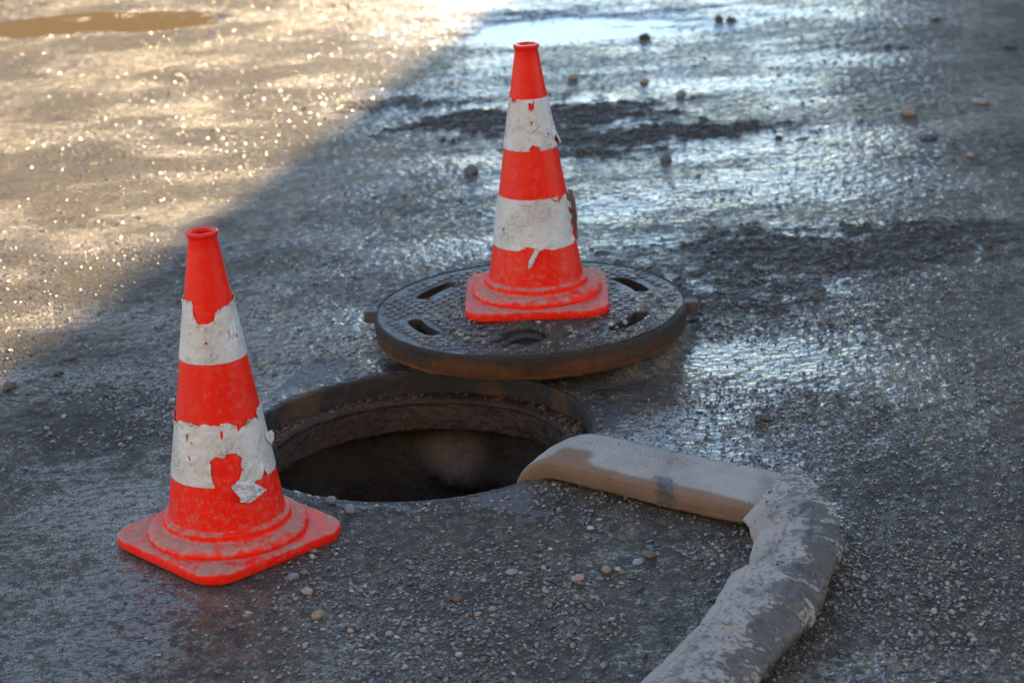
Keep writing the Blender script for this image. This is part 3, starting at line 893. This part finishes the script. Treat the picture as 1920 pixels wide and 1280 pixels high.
bv = np.array(bv); c, s = math.cos(AX), math.sin(AX)
# rows run along the lug axis
rot = bv.copy(); rot[:, 0] = c * bv[:, 0] - s * bv[:, 1]; rot[:, 1] = s * bv[:, 0] + c * bv[:, 1]
okf = []
bq = np.array(bq)
cen = rot[bq].mean(1)
bq = bq[(cover_field(cen[:, 0], cen[:, 1], .286) > .006)]
tag(obj('tread_pattern', np_mesh('tread_pattern', rot, [bq], False), M['iron'], cv), kind='stuff')
# mud trodden over the studs
g = np.arange(-.30, .3001, .0042)
U, V = np.meshgrid(g, g, indexing='ij')
film = fbm(U * 11, V * 11, 121, 4) + 1.25 * sstep(.06, -.20, V) * sstep(-.30, .0, U) + .45 * sstep(.05, .25, U) - .48
film = np.minimum(film * .02, np.minimum(cover_field(U, V, .288) - .002, .02))
pts, tris = clip_grid(U, V, film)
ff = fbm(pts[:, 0] * 11, pts[:, 1] * 11, 121, 4) + 1.25 * sstep(.06, -.20, pts[:, 1]) * sstep(-.30, .0, pts[:, 0]) + .45 * sstep(.05, .25, pts[:, 0]) - .48
zt = COV_Z - .0016 + .0026 * np.clip(ff, 0, 1.1) + .0011 * fbm(pts[:, 0] * 70, pts[:, 1] * 70, 131, 3)
dpk = np.hypot(pts[:, 0] - PK[0], (pts[:, 1] - PK[1]))
zt = zt + (.008 + .010 * fbm(pts[:, 0] * 26, pts[:, 1] * 26, 141, 3)).clip(0, 1) * np.exp(-((dpk - .054) / .013) ** 2) * (.5 + .5 * sstep(-.02, .03, pts[:, 1] - PK[1]))
me = thick_sheet('mud', pts, tris, np.c_[pts, zt], np.c_[pts, np.full(len(pts), z1 - .0012)])
fattr(me, 'wet', np.full(len(me.vertices), .35)); fattr(me, 'clod', np.full(len(me.vertices), .2))
tag(obj('mud', me, M['ground'], cv), 'wet mud trodden over the studs')
n = 3000
x = rng.uniform(-.28, .28, n); y = rng.uniform(-.28, .28, n)
fz = fbm(x * 11, y * 11, 121, 4) + 1.25 * sstep(.06, -.20, y) * sstep(-.30, .0, x) + .45 * sstep(.05, .25, x) - .48
k = (fz > rng.uniform(.0, .9, n)) & (cover_field(x, y, .284) > .004)
x, y = x[k], y[k]; r = np.clip(rng.lognormal(math.log(.0021), .35, len(x)), .0012, .0045)
tag(obj('grit', scatter_mesh('grit', x, y, np.full(len(x), COV_Z + .0008) + r * .2, r, 1), M['pebble'], cv), kind='stuff')
for s_ in (0, math.pi):
    a = AX + s_ + (.05 if s_ else -.05) * 0
    b = box('lug', .288, .3165, -.0145, .0145, COV_Z - .024, COV_Z - .001, M['lug'], cv, .0025)
    b.rotation_euler = (0, 0, a)
# lifting pocket with its bar
v, q = lathe([(.0415, COV_Z - .0018), (.041, COV_Z - .012), (.032, COV_Z - .026), (.014, COV_Z - .033), (.0, COV_Z - .034)], 32)
v[:, 0] += PK[0]; v[:, 1] += PK[1]
obj('lifting_pocket', np_mesh('lifting_pocket', v, [q]), M['ironrim'], cv)
def tube(path, rad, n=12):
    path = np.asarray(path, float); vv = []
    for i, p in enumerate(path):
        t = path[min(i + 1, len(path) - 1)] - path[max(i - 1, 0)]; t /= np.linalg.norm(t)
        a = np.cross(t, (0, 0, 1.0)); a /= np.linalg.norm(a) + 1e-9; b = np.cross(a, t)
        for k in range(n):
            th = 2 * np.pi * k / n; vv.append(p + rad * (np.cos(th) * a + np.sin(th) * b))
    q = [(i * n + k, i * n + (k + 1) % n, (i + 1) * n + (k + 1) % n, (i + 1) * n + k) for i in range(len(path) - 1) for k in range(n)]
    return np.array(vv), np.array(q)
v, q = tube([(PK[0] - .036, PK[1] + .006, COV_Z - .012), (PK[0] - .02, PK[1] + .008, COV_Z - .004), (PK[0], PK[1] + .009, COV_Z - .001), (PK[0] + .02, PK[1] + .008, COV_Z - .004), (PK[0] + .036, PK[1] + .006, COV_Z - .012)], .0062)
obj('lifting_bar', np_mesh('lifting_bar', v, [q]), M['ironrim'], cv)

# ------------------------------------------------------------------ traffic cones
LIFT = -.0138          # the sleeve sits this much lower than its own zero
def crad(z): return .0875 + (.0218 - .0875) * (z - .07) / (.485 - .07)
def rounded_square(h, r, n=9):
    p = []
    for k, (sx, sy) in enumerate(((1, 1), (-1, 1), (-1, -1), (1, -1))):
        for i in range(n):
            a = math.radians(90 * k + 90 * i / (n - 1)); p.append((sx * (h - r) + r * math.cos(a), sy * (h - r) + r * math.sin(a)))
    return np.array(p)
def make_cone(name, loc, tilt, rotz, bands, label, seed):
    root = empty(name, loc)
    ax = Vector(tilt).normalized()
    root.rotation_euler = Vector((0, 0, 1)).rotation_difference(ax).to_euler()
    root.scale = (1.008, 1.008, 1.008)
    tag(root, label, 'traffic cone', 'traffic cones at the manhole')
    # base plate
    rings = []
    for h, r, z in ((.118, .040, .0), (.1318, .045, .0), (.1331, .0455, .0008), (.1335, .0455, .0020), (.1335, .0455, .0145), (.1329, .0453, .0158), (.1315, .045, .0166), (.1298, .0445, .0169), (.122, .06, .0173), (.105, .10, .0180)):
        p = rounded_square(h, r); zz = np.full(len(p), z)
        # the corners of an old base lift and sag a little
        w = .0022 * perlin(p[:, 0] * 9 + seed, p[:, 1] * 9, seed) * (z > .001)
        rings.append(np.c_[p, zz + w])
    nn = len(rings[0]); v = np.concatenate(rings); q = []
    for k in range(len(rings) - 1):
        i = np.arange(nn); i2 = (i + 1) % nn
        q.append(np.stack([k * nn + i, k * nn + i2, (k + 1) * nn + i2, (k + 1) * nn + i], 1))
    o = obj('base', np_mesh('base', v, q), M['dusty'], root); o.rotation_euler = (0, 0, rotz)
    # rounded step and bead
    st = [(.1212, .0170), (.1216, .0205), (.1222, .0250), (.1218, .0290), (.1200, .0330), (.1170, .0365), (.1130, .0390), (.1085, .0405), (.1040, .0412), (.1000, .0420), (.0978, .0430), (.0968, .0445), (.0966, .0480), (.0966, .0540), (.0962, .0565), (.0950, .0582), (.0930, .0592), (.0905, .0600), (.0888, .0612), (.0880, .0630)]
    st = [(r_, .016 + (z_ - .017) * .722) for r_, z_ in st]
    v, q = lathe(st, 96); obj('step', np_mesh('step', v, [q]), M['dusty'], root)
    # hollow body
    bd = [(.0886, .0600), (.0879, .0630)] + [(crad(z), z) for z in np.linspace(.07, .4885, 24)]
    bd += [(.0214, .4905), (.0224, .4930), (.0237, .4950), (.0240, .4972), (.0235, .4992), (.0222, .5000), (.0165, .5000), (.0142, .4985), (.0138, .494)]
    bd += [(crad(z) - .004, z) for z in np.linspace(.484, .07, 8)]
    v, q = lathe(bd, 96)
    lip = v[:, 2] > .486
    v[lip, 2] += .0009 * perlin(v[lip, 0] * 40 + seed, v[lip, 1] * 40, seed)
    rim_i = lip & (np.hypot(v[:, 0], v[:, 1]) < .0172)
    kk = 1 + .22 * perlin(v[rim_i, 0] * 70 + .3, v[rim_i, 1] * 70 + seed, seed + 2)
    v[rim_i, 0] *= kk; v[rim_i, 1] *= kk
    obj('body', np_mesh('body', v, [q]), M['red'], root).location.z = LIFT
    for z0, z1_, cuts, res in bands:
        band(root, z0, z1_, cuts, seed + z0, res)
    return root

def cone_pt(th, z, off):
    a = np.radians(th); r = crad(z) + off
    return np.stack([r * np.sin(a), -r * np.cos(a), z], -1)

def band(root, z0, z1_, cuts, seed, res=1.0):
    th = np.arange(-180, 180.01, .9); zz = np.arange(z0 - .004, z1_ + .010, .0013)
    U, V = np.meshgrid(th, zz, indexing='ij')
    rm = crad((z0 + z1_) / 2); kx = math.radians(1) * rm
    jag = .0010 * perlin(U * .35, V * 420, int(seed * 100) + 3) + .0007 * perlin(U * .9, V * 900, int(seed * 100) + 4)
    S = np.minimum(V - z0 + .4 * jag, z1_ - V + .5 * jag)
    tear = np.full(U.shape, 1.0)
    for c in cuts:
        p = np.array(c, float); p[:, 0] *= kx
        tear = np.minimum(tear, poly_sdf(U * kx, V, p) + jag)
    S = np.minimum(S, tear)
    pts, tris = clip_grid(U, V, S)
    t2 = np.full(len(pts), 1.0)
    for c in cuts:
        p = np.array(c, float); p[:, 0] *= kx
        t2 = np.minimum(t2, poly_sdf(pts[:, 0] * kx, pts[:, 1], p))
    s2 = np.clip(t2, 0, 1)
    lift = np.clip(perlin(pts[:, 0] * .10, pts[:, 1] * 70, int(seed * 100) + 8) + .25, 0, 1)
    curl = .0050 * np.exp(-s2 / .0045) * lift
    wr = .0007 * fbm(pts[:, 0] * .16, pts[:, 1] * 110, int(seed * 100) + 6, 3) * np.exp(-s2 / .03)
    o = .0010 + curl + np.clip(wr, -.0005, 1)
    me = thick_sheet('reflective_band', pts, tris[:, ::-1] if False else tris, cone_pt(pts[:, 0], pts[:, 1], o), cone_pt(pts[:, 0], pts[:, 1], o - .0007))
    o = obj('reflective_band', me, M['band'], root); o.location.z = LIFT
    return o

def flap(root, name, poly, off_fn, mat, step=(.8, .0012)):
    p = np.array(poly, float)
    th = np.arange(p[:, 0].min() - 2, p[:, 0].max() + 2, step[0]); zz = np.arange(p[:, 1].min() - .003, p[:, 1].max() + .003, step[1])
    U, V = np.meshgrid(th, zz, indexing='ij')
    kx = math.radians(1) * crad(p[:, 1].mean()); pp = p.copy(); pp[:, 0] *= kx
    S = -poly_sdf(U * kx, V, pp) + .0006 * perlin(U * .6, V * 700, 5)
    pts, tris = clip_grid(U, V, S)
    o = off_fn(pts[:, 0], pts[:, 1]) + .0010 * perlin(pts[:, 0] * .35, pts[:, 1] * 260, 9)
    me = thick_sheet(name, pts, tris, cone_pt(pts[:, 0], pts[:, 1], o), cone_pt(pts[:, 0], pts[:, 1], o - .0006))
    o = obj(name, me, mat, root); o.location.z = LIFT
    return o

def dot(t, z, a, b):
    return [(t + a * math.cos(k), z + b * math.sin(k)) for k in np.linspace(0, 6.28, 7)[:-1]]

F_UP = [(-79, .403), (-79, .4012), (-30.8, .4035), (-31.5, .3906), (-19.4, .3708), (-8.4, .370), (7.4, .3712), (16.4, .375), (20.5, .3856), (25.6, .3896), (36.4, .3897), (40.3, .3914), (55.8, .3919), (63.5, .3954), (88, .3935), (110, .403), (110, .45), (-79, .45)]
F_LT = [(-77, .2176), (-60, .2166), (-53.8, .2225), (-32.9, .2240), (-29, .2197), (-24.2, .2226), (-18.4, .2209), (-15.1, .2234), (-5.5, .2232), (-2.6, .2202), (1.6, .2223), (5.5, .2197), (12, .2247), (22, .2219), (30.1, .2178), (30.8, .2072), (35.9, .2116), (41.2, .2147), (44.9, .2146), (44.9, .2205), (52, .2216), (54.2, .2185), (62.7, .2188), (66.5, .2161), (65.5, .2261), (80, .2310), (80, .28), (-77, .28)]
F_LN = [(-2.4, .1304), (-4.6, .1392), (-6.3, .1483), (-5.4, .1621), (-7.9, .1678), (.7, .1756), (11.5, .1733), (12.9, .1793), (24.9, .1768), (31.6, .1676), (27.7, .1595), (29.6, .1519), (26.6, .1424), (24.3, .1372), (26, .09), (-2.4, .09)]
F_SL = [(52.3, .120), (53.5, .134), (56.4, .1445), (57.6, .1445), (60.3, .1348), (60.3, .120)]
F_bands = [(.3105, .4035, [F_UP, dot(-2, .3425, 3.2, .0022), dot(44, .352, 1.4, .006), dot(60, .345, 1.2, .004)], 1),
           (.1290, .2290, [F_LT, F_LN, F_SL, dot(-36.4, .2023, 1.3, .0055), dot(-30, .1939, 2.0, .002), [(-37, .172), (-34, .1735), (-29.5, .169), (-31, .167)], dot(10, .2067, 1.9, .0068)], 1)]
front = make_cone('traffic_cone', (FC[0], FC[1], 0), (.0128, .002, 1), math.radians(43.5), F_bands,
                  'red cone standing on the mud at left with badly torn white bands', 3)
flap(front, 'peeled_flake', [(14.2, .1303), (26.5, .1412), (36, .1347), (48.7, .1164), (34.4, .1083), (28.8, .1051), (20.8, .1091), (20.5, .1162)],
     lambda t, z: .0035 + .0105 * sstep(.140, .112, z), M['foil'])
flap(front, 'peeled_scrap', [(74, .190), (92, .186), (96, .176), (84, .168), (76, .178)], lambda t, z: .0025 + .007 * sstep(76, 96, t), M['band'])
flap(front, 'peeled_scrap', [(41, .2135), (46, .2235), (50, .2220), (48, .2140)], lambda t, z: .002 + .005 * sstep(.213, .223, z), M['foil'])
flap(front, 'peeled_scrap', [(-34, .2190), (-33, .2260), (-27, .2245), (-25, .2195)], lambda t, z: .002 + .004 * sstep(.219, .226, z), M['foil'])

R_UT = [(-53.4, .4017), (-46, .3965), (-38.7, .4027), (-38, .44), (-54, .44)]
R_UB = [(-3.5, .3107), (-2, .3199), (4.8, .3229), (11, .320), (17.4, .3177), (18.2, .3109), (18, .29), (-3, .29)]
R_UH = [(-1.5, .3992), (9, .3965), (16.5, .4026), (13.3, .3902), (5.7, .3814), (-2.2, .3888)]
R_UR = [(72, .345), (84, .349), (86, .29), (66, .29), (66, .318)]
R_LT = [(30, .2216), (37.7, .2135), (48, .2150), (57.1, .2192), (66, .2225), (66, .26), (28, .26)]
R_LB = [(-24.9, .1299), (-17, .1335), (-10, .1384), (-2, .1350), (5.8, .1312), (12, .1330), (20.5, .1305), (20, .11), (-25, .11)]
R_GAP = [(64, .245), (80, .245), (84, .12), (61, .12), (65, .1351), (67.1, .1521), (70.2, .1821), (73.6, .2074), (68, .2189)]
R_bands = [(.3105, .4040, [R_UT, R_UB, R_UH, R_UR, [(2.5, .3657), (8.2, .3633), (3.4, .3552)], [(4, .3462), (19, .3505), (25.4, .3540), (19, .3525)], dot(46, .338, 3.5, .003)], 1),
           (.1290, .2225, [R_LT, R_LB, R_GAP, dot(-50, .166, 2.2, .0040)], 1)]
rear = make_cone('traffic_cone', (RC[0], RC[1], COV_Z), (.0073, -.0007, 1), math.radians(-1.5), R_bands,
                 'red cone standing on the round manhole cover', 7)
flap(rear, 'peeled_strip', [(76, .2225), (104, .2225), (108, .129), (86, .129), (80, .160), (74, .190)], lambda t, z: .003 + .010 * sstep(102, 76, t) * sstep(.129, .20, z) + .002, M['band'])
flap(rear, 'hanging_tear', [(-1, .1345), (6, .1320), (2.4, .1251), (-5.9, .1042), (-9.9, .0978), (-8.8, .1149), (-4, .1254)], lambda t, z: .0018 + .007 * sstep(.133, .100, z), M['band'])
flap(rear, 'peeled_scrap', [(70, .344), (84, .349), (88, .318), (76, .314)], lambda t, z: .002 + .006 * sstep(.345, .315, z), M['band'])
flap(rear, 'peeled_scrap', [(30, .222), (44, .2240), (40, .2165)], lambda t, z: .0016 + .004 * sstep(.224, .217, z), M['foil'])

# ------------------------------------------------------------------ hose
NRING = 72
def ring_pts(c, rv, uv, ex, n=NRING):
    a = np.linspace(0, 2 * np.pi, n, endpoint=False)
    ca, sa = np.cos(a), np.sin(a)
    x = np.sign(ca) * np.abs(ca) ** (2 / ex); y = np.sign(sa) * np.abs(sa) ** (2 / ex)
    return c + x[:, None] * rv + y[:, None] * uv

def cat(P, n):
    P = np.asarray(P, float); k = len(P)
    t = np.linspace(0, k - 1, n); i = np.clip(t.astype(int), 0, k - 2); f = (t - i)[:, None]
    g = lambda j: P[np.clip(j, 0, k - 1)]
    p0, p1, p2, p3 = g(i - 1), g(i), g(i + 1), g(i + 2)
    return .5 * (2 * p1 + (p2 - p0) * f + (2 * p0 - 5 * p1 + 4 * p2 - p3) * f ** 2 + (3 * p1 - p0 - 3 * p2 + p3) * f ** 3)

def hose_section(keys, n, seed, deform, u_shift=0.0):
    """keys: (cx,cy,cz, rx,ry,rz, ux,uy,uz, exponent)"""
    K = cat(keys, n)
    R = np.stack([ring_pts(k[:3], k[3:6], k[6:9], k[9]) for k in K])
    seg = np.r_[0, np.cumsum(np.linalg.norm(np.diff(K[:, :3], axis=0), axis=1))]
    per = np.linalg.norm(np.diff(np.concatenate([R, R[:, :1]], 1), axis=1), axis=2)
    cum = np.concatenate([np.zeros((n, 1)), np.cumsum(per, 1)[:, :-1]], 1)
    top = cum[:, NRING // 4][:, None]
    u = cum - top + u_shift                      # metres from the crown line, + towards the far / left side
    C = K[:, None, :3]
    d = R - C; L = np.linalg.norm(d, axis=2, keepdims=True); nrm = d / (L + 1e-9)
    R = R + nrm * deform(u, seg[:, None] + 0 * u, R)[..., None]
    return R, u, seg[:, None] + 0 * u

def hose_faces(n, off):
    i = np.arange(n - 1)[:, None]; j = np.arange(NRING)[None]; j2 = (j + 1) % NRING
    return np.stack([i * NRING + j, i * NRING + j2, (i + 1) * NRING + j2, (i + 1) * NRING + j], 2).reshape(-1, 4) + off

D1 = np.array([.8, -.6, 0]); N1 = np.array([-.6, -.8, 0])    # right of travel = towards the camera
def k1(x, y, z, hw, hh, ex, down=0.0):
    # down: 0 lying flat, 1 hanging straight down
    u = np.array([0, 0, 1.0]) * (1 - down) + np.array([-.8, .6, 0]) * down
    u = u / np.linalg.norm(u) * hh
    return (x, y, z, *(N1 * hw), *u, ex)
sec1 = [k1(.030, 3.255, -.60, .062, .024, 2.6, 1), k1(.030, 3.255, -.30, .064, .023, 2.6, 1), k1(.032, 3.254, -.12, .066, .021, 2.8, 1), k1(.036, 3.252, -.05, .068, .020, 3, .9),
        k1(.050, 3.242, -.006, .070, .0205, 3.4, .60), k1(.076, 3.223, .020, .071, .0205, 4.0, .22), k1(.11, 3.198, .0255, .071, .0210, 4.4, .04), k1(.16, 3.160, .0255, .071, .0215, 4.6), k1(.21, 3.1205, .0245, .071, .0215, 4.6),
        k1(.26, 3.083, .0240, .072, .0210, 4.6), k1(.31, 3.045, .0240, .072, .0215, 4.6), k1(.36, 3.008, .0235, .071, .0210, 4.4), k1(.405, 2.975, .021, .064, .0175, 3.4), k1(.43, 2.957, .018, .045, .012, 2.4)]
def def1(u, v, R):
    d = .0022 * fbm(u * 22, v * 13, 201, 3) + .0050 * np.clip(1 - (u / .066) ** 2, 0, 1)
    d += .0012 * perlin(u * 60, v * 9, 205)
    # cross crease
    line = R[..., 0] - .235 - .22 * (R[..., 1] - 3.10)
    d -= .0055 * np.exp(-(line / .0055) ** 2) * (R[..., 2] > .01)
    d += .0025 * np.exp(-((line - .016) / .012) ** 2)
    return d
def k2(x, y, z, dx, dy, hw, hh, ex, tiltz=0.0):
    l = math.hypot(dx, dy); rx, ry = -dy / l * -1, dx / l * -1
    # travel (dx,dy); right-hand side of it is (dy,-dx); the near-left side faces the yard
    r = np.array([dy / l, -dx / l, tiltz]); r = r / np.linalg.norm(r) * hw
    return (x, y, z, *r, 0, 0, hh, ex)
sec2 = [(.368, 2.950, .0570, -.043, -.052, -.021, .001, -.001, .0022, 1.7), (.374, 2.943, .0560, -.047, -.052, -.020, .003, -.003, .0060, 1.7), (.387, 2.920, .0480, -.054, -.046, -.013, .003, -.003, .0180, 1.8),
        (.396, 2.875, .0370, -.063, -.026, -.006, 0, 0, .0295, 2.0), k2(0.395, 2.81, .0335, -.16, -1, .062, .0325, 1.95), k2(0.379, 2.75, .0335, -.30, -1, .062, .0325, 1.9), k2(0.357, 2.69, .0335, -.38, -1, .062, .0325, 1.85),
        k2(0.329, 2.625, .0335, -.46, -1, .062, .0325, 1.85), k2(0.295, 2.555, .0335, -.52, -1, .062, .0325, 1.85), k2(0.255, 2.48, .0335, -.55, -1, .062, .0325, 1.85), k2(0.197, 2.38, .0335, -.58, -1, .062, .0325, 1.85),
        k2(0.127, 2.26, .0335, -.60, -1, .062, .0325, 1.85), k2(0.037, 2.11, .0335, -.60, -1, .062, .0325, 1.85), k2(-0.063, 1.94, .0335, -.60, -1, .062, .0325, 1.85), k2(-0.173, 1.76, .0335, -.60, -1, .062, .0325, 1.85)]
def def2(u, v, R):
    d = .0040 * fbm(u * 16, v * 10, 211, 3) + .0012 * perlin(u * 55, v * 12, 215)
    d -= .0034 * sstep(.10, .16, v) * np.clip(1 - np.abs(fbm(u * 9 + v * 6, v * 9 - u * 8, 219, 2)) / .12, 0, 1) * (R[..., 2] > .02)
    # slack pleat where the hose kinks: from the near edge up across the crown
    l = R[..., 1] - (2.684 - .16 * (R[..., 0] - .28) + .010 * np.sin(30 * (R[..., 0] - .25)))
    side = sstep(.43, .35, R[..., 0])
    d += .0105 * sstep(.003, -.009, l) * np.exp(-np.clip(-l, 0, 1) / .11) * side
    d -= .0150 * np.exp(-((l - .008) / .009) ** 2) * side
    d -= .0060 * np.exp(-((l - .035) / .02) ** 2) * side
    for (cx, cy, ax_, ay_, dp, wd) in ((.40, 2.845, .75, .66, .0055, .006), (.385, 2.66, .9, -.43, .0050, .007), (.31, 2.60, .55, .83, .0045, .006), (.36, 2.565, .98, .2, .0050, .007), (.25, 2.47, .8, .6, .005, .007), (.415, 2.78, .3, .95, .004, .006)):
        dd = (R[..., 0] - cx) * -ay_ + (R[..., 1] - cy) * ax_ + .006 * np.sin(40 * R[..., 0])
        al = (R[..., 0] - cx) * ax_ + (R[..., 1] - cy) * ay_
        fade_ = np.exp(-(al / .045) ** 2) * (R[..., 2] > .012)
        d = d + (-dp * np.exp(-(dd / wd) ** 2) + .55 * dp * np.exp(-((dd - 2.2 * wd) / (1.6 * wd)) ** 2)) * fade_
    l2 = (R[..., 1] - 2.60) + .5 * (R[..., 0] - .40)
    d -= .0040 * np.exp(-(l2 / .012) ** 2) * sstep(.36, .40, R[..., 0])
    return d
N_1, N_2 = 190, 240
R1, u1, v1 = hose_section(sec1, N_1, 1, def1)
R2, u2, v2 = hose_section(sec2, N_2, 2, def2)
vv = np.concatenate([R1.reshape(-1, 3), R2.reshape(-1, 3), R1[-1].mean(0)[None], R2[0].mean(0)[None]])
n1 = N_1 * NRING; n2 = N_2 * NRING
f = [hose_faces(N_1, 0), hose_faces(N_2, n1)]
j = np.arange(NRING); j2 = (j + 1) % NRING
capA = np.stack([(N_1 - 1) * NRING + j, (N_1 - 1) * NRING + j2, np.full(NRING, n1 + n2)], 1)
capB = np.stack([n1 + j2, n1 + j, np.full(NRING, n1 + n2 + 1)], 1)
me = np_mesh('fabric_hose', vv, [*f, capA, capB])
uu = np.concatenate([u1.ravel() + .025, .008 - u2.ravel(), [0, 0]]); vl = np.concatenate([v1.ravel(), v2.ravel() + 3.0, [0, 0]])
uvmap(me, np.c_[uu, vl])
stain = np.zeros(len(vv)); mud = np.full(len(vv), -.1)
zz = vv[:, 2]; s1 = np.arange(len(vv)) < n1
d1 = (vv[:, 0] - .2) * .6 + (vv[:, 1] - 3.128) * .8       # + away from the camera
stain[s1] = (sstep(-.045, -.068, d1) * .85 + .8 * sstep(.06, .02, np.hypot(vv[:, 0] - .09, (vv[:, 1] - 3.165))) * sstep(.0, -.035, d1))[s1]
stain[s1] = np.maximum(stain[s1], (.45 * sstep(.05, .0, np.abs(vv[:, 0] - .375)))[s1])
mud[s1] = (.11 + .45 * sstep(.035, .070, d1) + .40 * sstep(.030, .0, np.abs(vv[:, 0] - .222)) * sstep(-.02, -.055, d1))[s1]
s2 = ~s1
side = (vv[:, 0] - np.interp(vv[:, 1], [1.76, 1.94, 2.11, 2.26, 2.38, 2.48, 2.555, 2.625, 2.69, 2.75, 2.81, 2.87, 2.95], [-.18, -.07, .03, .12, .19, .248, .288, .322, .350, .372, .388, .396, .390]))
mud[s2] = (.345 + .09 * sstep(-.01, .05, side) - .22 * sstep(-.025, -.055, side))[s2]
stain[s2] = (.55 * sstep(.03, .0, np.hypot(vv[:, 0] - .345, vv[:, 1] - 2.735)) + .3 * sstep(.03, .0, zz))[s2]
fattr(me, 'stain', stain); fattr(me, 'mud', mud)
hose = tag(obj('fabric_hose', me, M['hose']), 'muddy flat woven fabric hose bent on the ground and hanging into the manhole', 'hose')
# grit caked on the hose
w = np.concatenate([R1[60:].reshape(-1, 3), R2[:170].reshape(-1, 3)]); wm = np.concatenate([mud[:n1].reshape(N_1, NRING)[60:].ravel(), mud[n1:n1 + n2].reshape(N_2, NRING)[:170].ravel()])
k = (w[:, 2] > .03) & (rng.uniform(0, 1, len(w)) < np.clip(.004 + .10 * (wm - .1), .004, .06))
w = w[k]; r = np.clip(rng.lognormal(math.log(.0014), .4, len(w)), .0007, .0038)
tag(obj('mud_crumbs', scatter_mesh('mud_crumbs', w[:, 0], w[:, 1], w[:, 2], r, 1), M['clod'], hose), kind='stuff')
